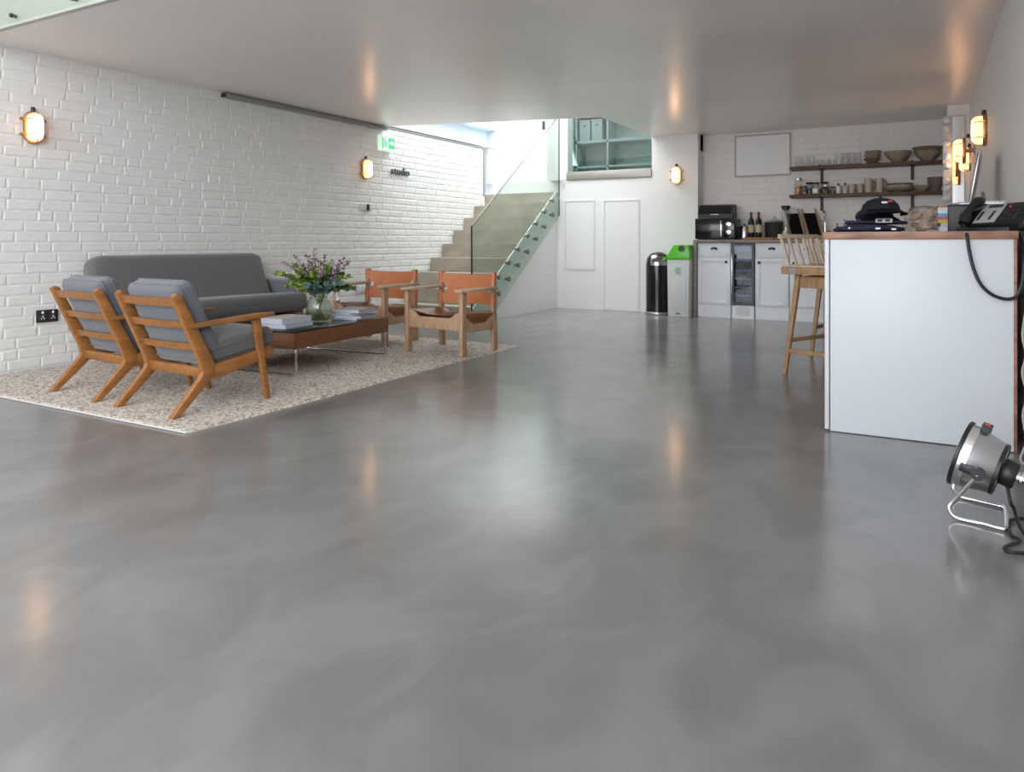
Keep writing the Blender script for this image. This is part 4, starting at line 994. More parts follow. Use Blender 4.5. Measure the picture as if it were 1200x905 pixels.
# folded black canvas pieces with wooden rails leaning on the wall
def folded(x, label, dx):
    t = thing('folded_canvas_stool', label, 'stool', (x, 9.16, WZ), 0, 'folded black canvas stools')
    for s in (-1, 1):
        b = BM(); beam(b, (s * 0.075 + dx, -0.03, 0.006), (s * 0.075 - dx, 0.20, 0.365), 0.018, 0.018, bev=0.003); obj('rail', b, 'stoolwood', t)
    b = BM(); sheet(b, lambda u, v: V((-0.072 + 0.144 * u + dx - 2 * dx * (0.08 + 0.80 * v), -0.02 + 0.23 * (0.08 + 0.80 * v) - 0.012, 0.006 + 0.359 * (0.03 + 0.80 * v) + 0.01)), 6, 4, 0.01); obj('canvas', b, 'blackcloth', t)
folded(-1.315, 'folded black canvas stool with wooden rails, left of two on the worktop', 0.06)
folded(-1.125, 'folded black canvas stool with wooden rails, right of two on the worktop', 0.06)
tp = thing('kitchen_tap', 'slim chrome kitchen tap standing above the sink', 'tap', (-0.985, 9.25, WZ))
b = BM(); lathe(b, [(0, 0), (0.025, 0), (0.025, 0.02), (0.014, 0.03), (0.013, 0.20), (0, 0.20)], 14); obj('pillar', b, 'chrome', tp)
b = BM(); tube(b, [(0, 0, 0.19), (0, 0, 0.29), (0, -0.02, 0.32), (0, -0.10, 0.325), (0, -0.13, 0.30), (0, -0.132, 0.27)], 0.011, 8); obj('spout', b, 'chrome', tp)
b = BM(); tube(b, [(0.012, 0, 0.08), (0.06, -0.01, 0.10)], 0.007, 8); obj('lever', b, 'darksteel', tp)
for x, lab, m_ in ((-0.845, 'small dark pump bottle behind the counter, left of two', 'charcoal'), (-0.765, 'small pale pump bottle behind the counter, right of two', 'lightgrey')):
    t = thing('soap_bottle', lab, 'bottle', (x, 9.15, WZ), 0, 'pump bottles by the sink')
    b = BM(); lathe(b, [(0, 0), (0.03, 0), (0.032, 0.01), (0.032, 0.10), (0.012, 0.125), (0, 0.125)], 16); obj('body', b, m_, t)
    b = BM(); lathe(b, [(0, 0.125), (0.012, 0.125), (0.012, 0.15), (0.005, 0.152), (0.005, 0.175), (0.012, 0.176), (0.012, 0.185), (0, 0.186)], 12); box(b, (0, -0.022, 0.181), (0.01, 0.045, 0.009)); obj('pump', b, 'black', t)
wbd = thing('wall_panel', 'blank white framed board high on the kitchen brick wall', 'board', (-1.715, YK - 0.007, 1.985))
b = BM(); bx(b, -0.315, 0.315, -0.012, 0, -0.24, 0.24); obj('face', b, 'white', wbd)
b = BM()
for a0, a1, c0, c1 in ((-0.335, -0.315, -0.26, 0.26), (0.315, 0.335, -0.26, 0.26), (-0.315, 0.315, -0.26, -0.24), (-0.315, 0.315, 0.24, 0.26)): bx(b, a0, a1, -0.018, 0, c0, c1, 0.002)
obj('frame', b, 'cream', wbd)

# ------------------------------------------------------------ wall shelves
SX0, SX1 = -1.37, 0.215
SYF = 9.17
for nm, zt in (('upper', 1.803), ('lower', 1.472)):
    t = thing('wall_shelf', nm + ' dark wooden plank shelf on the kitchen brick wall', 'shelf', (0, 0, zt), 0, 'dark plank kitchen shelves')
    b = BM(); bx(b, SX0, SX1, SYF, YK - 0.008, -0.036, 0.0, 0.003); obj('plank', b, 'shelfwood', t)
    for x in (-1.035, -0.09):
        b = BM(); bx(b, x - 0.015, x + 0.015, SYF - 0.004, YK - 0.008, -0.042, -0.0365); bx(b, x - 0.015, x + 0.015, SYF - 0.004, SYF, -0.042, 0.012)
        bx(b, x - 0.017, x + 0.017, YK - 0.016, YK - 0.008, -0.19, -0.0365); obj('bracket', b, 'darksteel', t)
SU, SLW = 1.8035, 1.4725
def cup_glass(label, group, x, y, z_, r, h):
    b = BM(); lathe(b, [(0, 0), (r * 0.92, 0), (r, 0.006), (r, h), (r - 0.003, h), (r - 0.003, 0.010), (0, 0.008)], 16)
    o = obj('drinking_glass', b, 'clear'); o.location = (x, y, z_); return tag(o, label, 'glass', group)
def cp_mesh(src, loc, label):
    c = src.copy(); COL.objects.link(c); c.location = loc; c['label'] = label; return c
g = cup_glass('tall clear tumbler at the left end of the upper shelf', 'tall tumblers on the upper shelf', -1.285, 9.27, SU, 0.036, 0.125)
cp_mesh(g, (-1.207, 9.27, SU), 'tall clear tumbler, middle of three on the upper shelf')
cp_mesh(g, (-1.130, 9.27, SU), 'tall clear tumbler, right of three on the upper shelf')
g = cup_glass('short clear glass, left of three right of the tall tumblers', 'short single glasses on the upper shelf', -1.045, 9.27, SU, 0.032, 0.078)
cp_mesh(g, (-0.977, 9.27, SU), 'short clear glass, middle of three right of the tall tumblers')
cp_mesh(g, (-0.910, 9.27, SU), 'short clear glass, right of three right of the tall tumblers')
words4 = ('first', 'second', 'third', 'fourth')
g = None
for k in range(4):
    for lv, wd in ((0, 'lower'), (1, 'upper')):
        lab = '%s glass of the %s two-high stack from the left, upper shelf' % (wd, words4[k])
        loc = (-0.840 + k * 0.069, 9.27, SU + lv * 0.0715)
        if g is None: g = cup_glass(lab, 'stacked glasses on the upper shelf', *loc, 0.032, 0.071)
        else: cp_mesh(g, loc, lab)
def bowl(label, group, x, y, z_, r, h, mat, foot=0.45):
    b = BM(); lathe(b, [(0, 0), (r * foot, 0), (r * foot, 0.008), (r * 0.72, h * 0.42), (r * 0.93, h * 0.8), (r, h), (r - 0.005, h), (r * 0.9, h * 0.8), (r * 0.68, h * 0.45), (r * foot * 0.9, 0.016), (0, 0.014)], 26)
    o = obj('bowl', b, mat); o.location = (x, y, z_); return tag(o, label, 'bowl', group)
gb = 'stoneware bowls on the kitchen shelves'
for k, wd in enumerate(('bottom', 'middle', 'top')):
    bowl(wd + ' small stoneware bowl of the three stacked on the upper shelf', gb, -0.495 + 0.006 * k, 9.27, SU + k * 0.042, 0.088, 0.062, ('darkstone', 'stoneware', 'stoneware')[k], 0.5)
bowl('wide single stoneware bowl in the middle right of the upper shelf', gb, -0.235, 9.27, SU, 0.142, 0.125, 'stoneware', 0.4)
bowl('lower of two large nested bowls at the right end of upper shelf', gb, 0.055, 9.27, SU, 0.135, 0.11, 'stoneware', 0.4)
bowl('dark upper of two large nested bowls, right end of upper shelf', gb, 0.055, 9.27, SU + 0.05, 0.15, 0.105, 'darkstone', 0.42)
# lower shelf: jars
def jar(label, x, y, r, h, fill, lid):
    t = thing('storage_jar', label, 'jar', (x, y, SLW), 0, 'glass jars on the lower shelf')
    b = BM(); lathe(b, [(0, 0), (r * 0.95, 0), (r, 0.008), (r, h * 0.72), (r * 0.8, h * 0.82), (r * 0.8, h * 0.86), (r * 0.77, h * 0.86), (r * 0.77, h * 0.81), (r - 0.003, h * 0.71), (r - 0.003, 0.01), (0, 0.008)], 18); obj('glass', b, 'clear', t)
    b = BM(); lathe(b, [(0, 0.01), (r - 0.004, 0.01), (r - 0.004, h * 0.5), (0, h * 0.5)], 14); obj('contents', b, fill, t)
    b = BM(); lathe(b, [(0, h * 0.86), (r * 0.88, h * 0.86), (r * 0.88, h * 0.98), (r * 0.8, h), (0, h)], 18); obj('lid', b, lid, t)
jar('tall glass jar at the left end of the lower shelf', -1.285, 9.29, 0.045, 0.205, 'orangeprint', 'steel')
jar('squat jar in front of the tall one on the lower shelf', -1.205, 9.225, 0.036, 0.10, 'spice', 'darksteel')
jar('round jar at the back, second from the left on the lower shelf', -1.165, 9.32, 0.046, 0.150, 'spice', 'darksteel')
jar('jar with white contents in front on the lower shelf', -1.085, 9.235, 0.044, 0.140, 'white', 'darksteel')
jar('jar right of the left bracket, at the back of the lower shelf', -1.0, 9.32, 0.047, 0.150, 'spice', 'darksteel')
jar('low jar with brown spice in front, right of the left bracket', -0.975, 9.225, 0.042, 0.105, 'spice', 'steel')
jar('small brown jar just left of the white bottle, lower shelf', -0.90, 9.26, 0.030, 0.085, 'spice', 'darksteel')
for x, m_, lab in ((-0.845, 'white', 'slim white bottle with a pointed cap on the lower shelf'), (-0.772, 'lightgrey', 'slim grey bottle with a pointed cap on the lower shelf')):
    t = thing('squeeze_bottle', lab, 'bottle', (x, 9.27, SLW), 0, 'squeeze bottles on the lower shelf')
    b = BM(); lathe(b, [(0, 0), (0.024, 0), (0.026, 0.01), (0.026, 0.075), (0.012, 0.095), (0, 0.095)], 14); obj('body', b, m_, t)
    b = BM(); lathe(b, [(0, 0.095), (0.013, 0.095), (0.012, 0.105), (0.004, 0.13), (0, 0.13)], 12); obj('nozzle', b, 'charcoal', t)
def mug(name, label, x, r, h, mat):
    t = thing(name, label, 'mug', (x, 9.27, SLW), -0.2, 'cream mugs on the lower shelf')
    b = BM(); lathe(b, [(0, 0), (r * 0.85, 0), (r * 0.9, 0.008), (r, h), (r - 0.004, h), (r * 0.9 - 0.004, 0.012), (0, 0.01)], 20); obj('cup', b, mat, t)
    b = BM(); tube(b, [(r * 0.95, 0, h * 0.82), (r + 0.026, 0, h * 0.76), (r + 0.03, 0, h * 0.5), (r + 0.018, 0, h * 0.28), (r * 0.9, 0, h * 0.22)], 0.006, 8); obj('handle', b, 'darkstone', t)
mug('mug', 'short cream mug, left of two on the lower shelf', -0.70, 0.036, 0.11, 'cream')
mug('mug', 'short cream mug, right of two on the lower shelf', -0.615, 0.034, 0.108, 'cream')
mug('tall_mug', 'tall cream jug-like mug, left of two on the lower shelf', -0.53, 0.043, 0.165, 'cream')
mug('tall_mug', 'tall cream jug-like mug, right of two on the lower shelf', -0.415, 0.042, 0.165, 'cream')
for k, wd in enumerate(('bottom', 'second', 'third', 'top')):
    b = BM(); lathe(b, [(0, 0), (0.085, 0), (0.085, 0.006), (0.13, 0.014), (0.138, 0.032), (0.134, 0.033), (0.125, 0.019), (0.08, 0.012), (0, 0.012)], 28)
    o = obj('plate', b, ('darkstone', 'stoneware', 'cream', 'darkstone')[k]); o.location = (-0.215, 9.275, SLW + 0.021 * k); tag(o, wd + ' stoneware plate of the four stacked on the lower shelf', 'plate', 'stoneware plates on the lower shelf')
bowl('single low stoneware bowl right of the plates, lower shelf', gb, 0.0, 9.265, SLW, 0.098, 0.066, 'stoneware', 0.5)
for k, wd in enumerate(('lower', 'upper')):
    bowl(wd + ' of two deep bowls at the right end of the lower shelf', gb, 0.128 , 9.275, SLW + 0.04 * k, 0.078, 0.112, 'darkstone', 0.6)

# ------------------------------------------------------------ counter
IX0, IX1, IY0, IY1, IZ = -0.41, 0.362, 3.84, 7.0, 0.966
isl = thing('counter', 'white panelled counter with a dark wooden block top', 'counter')
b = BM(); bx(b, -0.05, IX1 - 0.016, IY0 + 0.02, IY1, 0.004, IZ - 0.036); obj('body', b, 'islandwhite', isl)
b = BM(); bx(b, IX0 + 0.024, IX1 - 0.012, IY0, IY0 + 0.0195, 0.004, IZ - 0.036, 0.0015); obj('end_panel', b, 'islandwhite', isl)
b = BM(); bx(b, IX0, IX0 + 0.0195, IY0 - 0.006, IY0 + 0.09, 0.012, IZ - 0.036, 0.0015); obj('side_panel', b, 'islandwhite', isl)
b = BM(); bx(b, IX1 - 0.0115, IX1, IY0 - 0.004, IY1, 0.0, IZ - 0.036, 0.001); obj('wooden_edge', b, 'islandtop', isl)
b = BM()
top = obj('block_top', BM(), 'islandtop', isl)
n = 6
for k in range(n):
    b2 = BM(); y_a = IY0 - 0.012 + (IY1 + 0.012 - IY0) * k / n; y_b = IY0 - 0.012 + (IY1 + 0.012 - IY0) * (k + 1) / n
    bx(b2, IX0 - 0.008, IX1 + 0.004, y_a, y_b - 0.001, IZ - 0.035, IZ, 0.002)
    obj('plank', b2, 'islandtop', top)
bx(b, IX0 - 0.006, IX1 + 0.002, IY0, IY1 - 0.01, IZ - 0.036, IZ - 0.034); b.to_mesh(top.data); b.free()
IT = IZ + 0.0005

# desk phone
ph = thing('desk_phone', 'black desk telephone with silver panel at the counter corner', 'telephone', (0.285, 4.07, IT), math.radians(-30))
b = BM(); prism(b, [(-0.09, 0.0), (0.09, 0.0), (0.085, 0.018), (-0.085, 0.018)], -0.115, 0.115, 'yzx', 0.004); obj('foot', b, 'black', ph)
sl = Matrix(((1, 0, 0, 0), (0, math.cos(0.75), -math.sin(0.75), 0), (0, math.sin(0.75), math.cos(0.75), 0), (0, 0, 0, 1)))
mt = T(0.02, 0.0, 0.072) @ RX(0.62) @ RY(-0.05)
b = BM(); box(b, (0, 0, 0), (0.25, 0.17, 0.03), mt, 0.006)
b.verts.ensure_lookup_table(); obj('body', b, 'black', ph)
b = BM(); box(b, (0, 0, 0), (0.095, 0.15, 0.004), mt @ T(-0.022, 0, 0.016), 0.001); pn = obj('silver_panel', b, 'phonegrey', ph)
for x in (-0.05, 0.0):
    b = BM(); box(b, (0, 0, 0), (0.012, 0.07, 0.002), mt @ T(x - 0.005, -0.02, 0.019)); obj('label_strip', b, 'charcoal', pn)
b = BM(); box(b, (0, 0, 0), (0.06, 0.022, 0.002), mt @ T(-0.015, 0.055, 0.019)); obj('display', b, 'charcoal', pn)
for i in range(4):
    for j in range(3):
        b = BM(); box(b, (0, 0, 0), (0.016, 0.013, 0.006), mt @ T(0.052 + j * 0.024, 0.01 - i * 0.022, 0.017), 0.002); obj('key', b, 'charcoal', ph)
b = BM(); box(b, (0, 0, 0), (0.012, 0.012, 0.006), mt @ T(0.05, 0.045, 0.017), 0.003); obj('message_key', b, 'red', ph)
b = BM()
pts = []
for k in range(11):
    f = k / 10; pts.append(mt @ V((-0.098, -0.095 + 0.19 * f, 0.030 + 0.022 * math.sin(PI * f))))
tube(b, pts, 0.02, 10, radii=[0.022, 0.026, 0.025, 0.019, 0.016, 0.016, 0.016, 0.019, 0.025, 0.026, 0.022]); obj('handset', b, 'black', ph)
cpts = [(0.170, 4.00, IT + 0.03), (0.172, 3.90, IT + 0.012), (0.176, 3.822, IT - 0.02), (0.184, 3.815, 0.88), (0.20, 3.812, 0.80), (0.225, 3.81, 0.735), (0.262, 3.81, 0.692), (0.305, 3.812, 0.672), (0.338, 3.815, 0.672), (0.362, 3.82, 0.69), (0.380, 3.83, 0.75), (0.386, 3.85, 0.83), (0.388, 3.90, 0.90), (0.386, 4.0, 0.955)]
def smooth_path(P, sub=4):
    P = [V(p) for p in P]; out = []
    for i in range(len(P) - 1):
        p0, p1, p2, p3 = P[max(i - 1, 0)], P[i], P[i + 1], P[min(i + 2, len(P) - 1)]
        for k in range(sub):
            t = k / sub
            out.append(0.5 * ((2 * p1) + (p2 - p0) * t + (2 * p0 - 5 * p1 + 4 * p2 - p3) * t * t + (3 * p1 - p0 - 3 * p2 + p3) * t ** 3))
    out.append(P[-1]); return out
b = BM(); tube(b, smooth_path(cpts), 0.0075, 8); co = obj('handset_cord', b, 'cable'); tag(co, 'black phone cord looping down the front of the white counter', 'cord')
# dark box, papers, books, bag, clothes, cap, computer
fb_ = thing('dark_box', 'matt charcoal box behind the desk phone', 'box', (0.185, 4.22, IT))
b = BM(); bx(b, -0.07, 0.085, -0.09, 0.09, 0, 0.126, 0.004); obj('case', b, 'charcoal', fb_)
b = BM(); bx(b, -0.072, 0.087, -0.092, 0.092, 0.1265, 0.133, 0.003); obj('lid', b, 'charcoal', fb_)
bkg = 'books and magazines stacked behind the dark box'
z_ = IT
for k, (th, m_, lab) in enumerate(((0.030, 'paper', 'white book at the bottom of the stack beside the plastic bag'), (0.018, 'lightgrey', 'grey book second from the bottom beside the plastic bag'), (0.016, 'yellow', 'yellow spined book in the stack beside the plastic bag'), (0.015, 'magenta', 'magenta spined book in the stack beside the plastic bag'), (0.016, 'cyan', 'cyan spined book in the stack beside the plastic bag'), (0.030, 'lightgrey', 'pale grey book near the top of the stack by the box'), (0.012, 'cover4', 'brown covered magazine topping the stack by the box'))):
    t = thing('book', lab, 'book', (0.155 + 0.006 * math.sin(k * 2), 4.46 + 0.01 * math.cos(k), z_), 0.06 * math.sin(k * 1.3), bkg)
    b = BM(); bx(b, -0.075, 0.075, -0.10, 0.10, 0.001, th - 0.001); obj('pages', b, 'paper', t)
    b = BM(); bx(b, -0.08, 0.08, -0.105, 0.105, 0, 0.001); bx(b, -0.08, 0.08, -0.105, 0.105, th - 0.001, th); bx(b, -0.081, -0.079, -0.105, 0.105, 0, th); bx(b, -0.08, 0.08, -0.107, -0.104, 0.0, th); obj('cover', b, m_, t)
    z_ += th + 0.0004
def crumple(bm, hx, hy, hz, seed, amp, n=14, power=0.5):
    r = random.Random(seed); waves = [(r.uniform(4, 20), r.uniform(4, 20), r.uniform(0, 6)) for _ in range(7)]
    def fn(u, v):
        a = 2 * PI * u; e = v
        rad = math.cos(e * PI / 2) ** power if v < 1 else 0.0
        k = 1 + amp * sum(math.sin(w0 * a / 4 * 1.0 + w1 * v * 2 + w2) for w0, w1, w2 in waves) / 3 * (1 if 0 < v < 1 else 0.4)
        return V((hx * rad * math.cos(a) * k, hy * rad * math.sin(a) * k, hz * math.sin(e * PI / 2) * (1 + amp * 0.6 * (k - 1))))
    sheet(bm, fn, n * 2, n); bmesh.ops.remove_doubles(bm, verts=bm.verts, dist=0.0004); return bm
pbag = thing('plastic_bag', 'clear crinkled plastic bag of beige cloth between the caps and books', 'bag', (0.005, 4.42, IT))
b = BM(); crumple(b, 0.095, 0.085, 0.14, 5, 0.10, 16); obj('film', b, 'plasticbag', pbag, 0)
b = BM()
for k, (x, y, z2, r) in enumerate(((0.0, 0.0, 0.045, 0.05), (0.03, -0.02, 0.09, 0.034), (-0.025, 0.01, 0.085, 0.03), (0.045, 0.02, 0.05, 0.035))): ball(b, (x, y, z2), r, 1, 1, 0.8)
for v in b.verts: v.co += V((random.uniform(-.011, .011), random.uniform(-.011, .011), random.uniform(-.009, .009)))
obj('folded_cloth', b, 'beige', pbag, 0)
def folded_shirt(name, label, loc, hx, hy, h, mat, seed):
    r = random.Random(seed); b = BM()
    ph_ = [r.uniform(0, 6) for _ in range(4)]
    def fn(u, v):
        a = 2 * PI * u; e = -1 + 2 * v; rad = (1 - abs(e) ** 3.5) if abs(e) < 1 else 0
        k = 1 + 0.05 * math.sin(3 * a + ph_[0]) + 0.03 * math.sin(7 * a + ph_[1])
        cx, cy = abs(math.cos(a)) ** 0.7 * math.copysign(1, math.cos(a)), abs(math.sin(a)) ** 0.7 * math.copysign(1, math.sin(a))
        z = h * (0.5 + 0.5 * e) * (1 - 0.35 * abs(cx) ** 3 * (e > -0.9)) + (0.004 * math.sin(5 * a + 9 * e + ph_[2]) if e > -0.9 else 0)
        return V((hx * rad ** 0.5 * cx * k, hy * rad ** 0.5 * cy * k, max(0.0, z)))
    sheet(b, fn, 36, 12); bmesh.ops.remove_doubles(b, verts=b.verts, dist=0.0005)
    o = obj(name, b, mat, None, 60); o.location = loc; return tag(o, label, 'clothing', 'folded navy clothes')
fs1 = folded_shirt('folded_shirt', 'dark navy folded garment, lowest in the pile under the cap', (-0.245, 4.20, IT), 0.165, 0.12, 0.046, 'navy2', 1)
fs2 = folded_shirt('folded_shirt', 'navy folded garment in a bag, second in the pile under the cap', (-0.215, 4.22, IT + 0.040), 0.145, 0.10, 0.028, 'navy2', 4)
b = BM()
for (x, y, z2, w_) in ((-0.315, 4.095, IT + 0.022, 0.02), (-0.19, 4.083, IT + 0.018, 0.022), (-0.12, 4.086, IT + 0.014, 0.02)): box(b, (x, y - 0.012, z2), (w_, 0.003, 0.009))
obj('shirt_label', b, 'white', fs1).matrix_parent_inverse = Matrix.Translation(fs1.location).inverted()
b = BM(); box(b, (-0.165, 4.108, IT + 0.058), (0.075, 0.004, 0.022), None, 0.002); lp = obj('size_tag', b, 'lightgrey', fs2); lp.matrix_parent_inverse = Matrix.Translation(fs2.location).inverted()
b = BM(); box(b, (-0.183, 4.1055, IT + 0.058), (0.022, 0.002, 0.012)); box(b, (-0.148, 4.1055, IT + 0.058), (0.022, 0.002, 0.012)); obj('print', b, 'charcoal', lp)
def cap(label, loc, rz, k=1.0):
    t = thing('baseball_cap', label, 'cap', loc, rz, 'navy baseball caps on the counter')
    b = BM()
    lathe(b, [(0.088, 0.0), (0.090, 0.03), (0.083, 0.062), (0.062, 0.092), (0.03, 0.108), (0.008, 0.111), (0.007, 0.116), (0, 0.117)], 24, Matrix.Diagonal((1.0, 1.1, k, 1))); obj('crown', b, 'navy', t)
    b = BM()
    def brim(u, v):
        a = -PI * 0.86 + PI * 0.72 * u; r = 0.085 + 0.07 * v * math.sin(PI * u) ** 0.5
        return V((r * math.cos(a) * (1.05), r * math.sin(a) * 1.1, 0.006 - 0.018 * (2 * u - 1) ** 2 * v - 0.004 * v + 0.016 * (1 - v)))
    sheet(b, brim, 18, 6, 0.004); obj('brim', b, 'navy', t, 60)
    b = BM(); ball(b, (0, 0, 0.117 * k), 0.008, 1, 1, 0.5); obj('button', b, 'navy', t)
    return t
c1 = cap('navy baseball cap lying under another on the clothes pile', (-0.215, 4.23, IT + 0.0685), 0.25, 0.55)
c2 = cap('navy baseball cap with a small white and red badge, topmost of the pile', (-0.185, 4.22, IT + 0.098), 0.35, 0.72)
b = BM(); box(b, (-0.012, -0.0975, 0.052), (0.026, 0.004, 0.010), Euler((-0.25, 0, 0)), 0.001); obj('white_badge', b, 'white', c2)
b = BM(); prism(b, [(0.0, 0.052), (0.012, 0.066), (0.030, 0.056)], -0.099, -0.096, 'xzy'); obj('red_badge', b, 'red', c2, 0)
b = BM(); tube(b, smooth_path([(-0.30, 4.17, IT + 0.045), (-0.325, 4.16, IT + 0.056), (-0.345, 4.15, IT + 0.060)]), 0.003, 6); lan = obj('pen', b, 'charcoal'); tag(lan, 'dark pen with a blue tip sticking out of the clothes pile', 'pen')
b = BM(); ball(b, (-0.348, 4.149, IT + 0.061), 0.006); obj('tip', b, 'cyan', lan)
cmp_ = thing('computer', 'slim silver desktop computer seen edge-on on the counter', 'computer', (0.275, 5.4, IT), math.radians(0))
b = BM(); box(b, (0, 0, 0), (0.012, 0.44, 0.33), T(0.02, 0, 0.335) @ RZ(math.radians(-4.4)) @ RY(math.radians(9)), 0.004); obj('screen_back', b, 'steel', cmp_)
b = BM(); box(b, (0, 0, 0), (0.004, 0.425, 0.315), T(0.0125, -0.0, 0.335) @ RZ(math.radians(-4.4)) @ RY(math.radians(9)), 0.001); obj('screen', b, 'blackgloss', cmp_)
b = BM(); tube(b, smooth_path([(0.055, 0, 0.26), (0.075, 0, 0.14), (0.06, 0, 0.03), (-0.05, 0, 0.01)]), 0.010, 8); obj('stand', b, 'steel', cmp_)
b = BM(); bx(b, -0.09, 0.08, -0.09, 0.09, 0, 0.01, 0.003); obj('foot', b, 'steel', cmp_)
for k in range(4):
    b = BM(); bx(b, -0.09, 0.09, -0.07, 0.07, 0, 0.0025); o = obj('paper_sheet', b, 'paper'); o.location = (0.275, 4.62, IT + 0.1545 + 0.0027 * k); o.rotation_euler = (0, 0, 0.2 * k - 0.2)
    tag(o, ('bottom', 'second', 'third', 'top')[k] + ' loose white sheet in the letter tray behind the desk phone', 'paper', 'loose papers behind the phone')
tr_ = thing('letter_tray', 'wire letter tray holding papers behind the desk phone', 'tray', (0.275, 4.62, IT))
for x in (-0.095, 0.095):
    for y in (-0.085, 0.085):
        b = BM(); tube(b, [(x, y, 0), (x, y, 0.147)], 0.004, 6); obj('post', b, 'steel', tr_)
b = BM(); bx(b, -0.1, 0.1, -0.09, 0.09, 0.148, 0.154); obj('shelf', b, 'steel', tr_)
# vanity mirror with bulbs on the wall nib
vm = thing('vanity_mirror', 'tall vanity mirror with round bulbs at the far right', 'mirror', (0.0, 8.5, 0))
b = BM(); bx(b, 0.185, 0.372, -0.035, -0.002, 1.28, 2.17, 0.004); obj('frame', b, 'lightgrey', vm)
b = BM(); bx(b, 0.268, 0.366, -0.038, -0.0355, 1.30, 2.155); obj('glass', b, 'mirror', vm, 0)
for z_ in (2.115, 2.035, 1.895, 1.76, 1.665, 1.51, 1.44, 1.345):
    b = BM(); lathe(b, [(0, 0), (0.018, 0), (0.018, 0.02), (0.014, 0.024), (0, 0.024)], 12, T(0.225, -0.036, z_) @ RX(PI / 2)); sk = obj('bulb_socket', b, 'chrome', vm)
    b = BM(); ball(b, (0.215, -0.092, z_), 0.036, u=14, v=10); obj('bulb', b, 'bulb', sk)

# ------------------------------------------------------------ bar stools
def bar_stool(label, loc, rz=0.0):
    t = thing('bar_stool', label, 'stool', loc, rz, 'oak bar stools at the counter')
    # local: faces +X, near side is -Y
    b = BM(); bx(b, -0.225, 0.215, -0.275, 0.235, 0.695, 0.745, 0.006); obj('seat', b, 'stoolwood', t)
    b = BM(); bx(b, -0.222, 0.212, -0.272, 0.232, 0.7455, 0.757, 0.004); obj('seat_top', b, 'stoolpale', t)
    b = BM(); bx(b, -0.165, -0.105, -0.278, -0.2752, 0.699, 0.7425); obj('metal_plate', b, 'trackgrey', t)
    b = BM(); bx(b, -0.165, -0.105, -0.2755, -0.215, 0.7572, 0.7585); obj('white_sticker', b, 'white', t)  # top of the same wrapped metal plate, coloured white
    for y in (-0.165, 0.165):
        b = BM(); bx(b, -0.15, 0.15, y - 0.011, y + 0.011, 0.60, 0.68, 0.003); obj('side_apron', b, 'stoolwood', t)
    for x in (-0.15, 0.15):
        b = BM(); bx(b, x - 0.011, x + 0.011, -0.15, 0.15, 0.60, 0.68, 0.003); obj('end_apron', b, 'stoolwood', t)
    for sx in (-1, 1):
        for sy in (-1, 1):
            b = BM(); beam(b, (sx * 0.215, sy * 0.24, 0.0), (sx * 0.155, sy * 0.172, 0.695), 0.024, 0.024, 0.036, 0.036, bev=0.004); obj('leg', b, 'stoolwood', t)
    def lx(z): return 0.215 - 0.06 * z / 0.695
    def ly(z): return 0.24 - 0.068 * z / 0.695
    for z in (0.165,):
        for s in (-1, 1):
            b = BM(); beam(b, (-lx(z), s * ly(z), z), (lx(z), s * ly(z), z), 0.018, 0.028, side=(0, 1, 0), bev=0.003); obj('stretcher', b, 'stoolwood', t)
    for z, sx in ((0.235, -1), (0.28, 1)):
        b = BM(); beam(b, (sx * lx(z), -ly(z), z), (sx * lx(z), ly(z), z), 0.018, 0.028, side=(1, 0, 0), bev=0.003); obj('footrest', b, 'stoolwood', t)
    # low slatted back along the -X side, leaning outwards
    for y, nm in ((-0.215, 'back_post'), (-0.13, 'back_slat'), (-0.045, 'back_slat'), (0.04, 'back_slat'), (0.125, 'back_slat'), (0.205, 'back_post')):
        b = BM(); beam(b, (-0.205, y + 0.006, 0.757), (-0.262, y - 0.002, 0.945), 0.016, 0.020, side=(1, 0, 0), bev=0.003); obj(nm, b, 'stoolpale', t)
    b = BM(); beam(b, (-0.268, -0.235, 0.955), (-0.268, 0.225, 0.955), 0.024, 0.032, side=(1, 0, 0), bev=0.005); obj('top_rail', b, 'stoolpale', t)
    return t
bs = bar_stool('light oak bar stool with slatted back, nearer of the two at the counter', (-0.527, 5.469, 0), math.radians(-26))
dup(bs, (-0.50, 6.42, 0), math.radians(-14), 'light oak bar stool farther back, mostly behind the nearer stool')

# ------------------------------------------------------------ film lamp on the floor
fl = thing('floor_spotlight', 'vintage silver spotlight on a chrome wire stand on the floor', 'lamp', (0, 0, 0))
A, Bp, Cp, Dp = V((0.080, 2.825, 0.009)), V((0.233, 2.785, 0.009)), V((0.250, 3.02, 0.009)), V((0.100, 3.06, 0.009))
piv = V((0.158, 2.79, 0.168)); piv2 = V((0.198, 3.015, 0.168))
path = smooth_path([piv, A + V((0.014, 0, 0.055)), A + V((0.0, 0, 0.025)), A + V((0.022, -0.006, 0.0)), A.lerp(Bp, 0.6), Bp + V((-0.018, 0.0, 0)), Bp + V((0.002, 0.02, 0)), Cp + V((-0.002, -0.025, 0)), Cp + V((-0.02, 0.0, 0)), Cp.lerp(Dp, 0.5), Dp + V((0.022, 0.0, 0)), Dp + V((0.0, 0.0, 0.025)), Dp + V((0.014, 0, 0.055)), piv2], 6)
b = BM(); tube(b, path, 0.0075, 10); obj('wire_stand', b, 'chrome', fl)
ctr = (piv + piv2) / 2 + V((0, 0, 0.014))
ax = V((-0.93, 0.20, 0.29)).normalized()           # where the lamp points
rot = ax.to_track_quat('Z', 'Y').to_matrix().to_4x4()
HM = T(*ctr) @ rot @ T(0, 0, -0.008)
b = BM(); lathe(b, [(0.0, -0.045), (0.080, -0.045), (0.086, -0.039), (0.105, 0.040)], 32, HM); obj('housing', b, 'steel', fl)
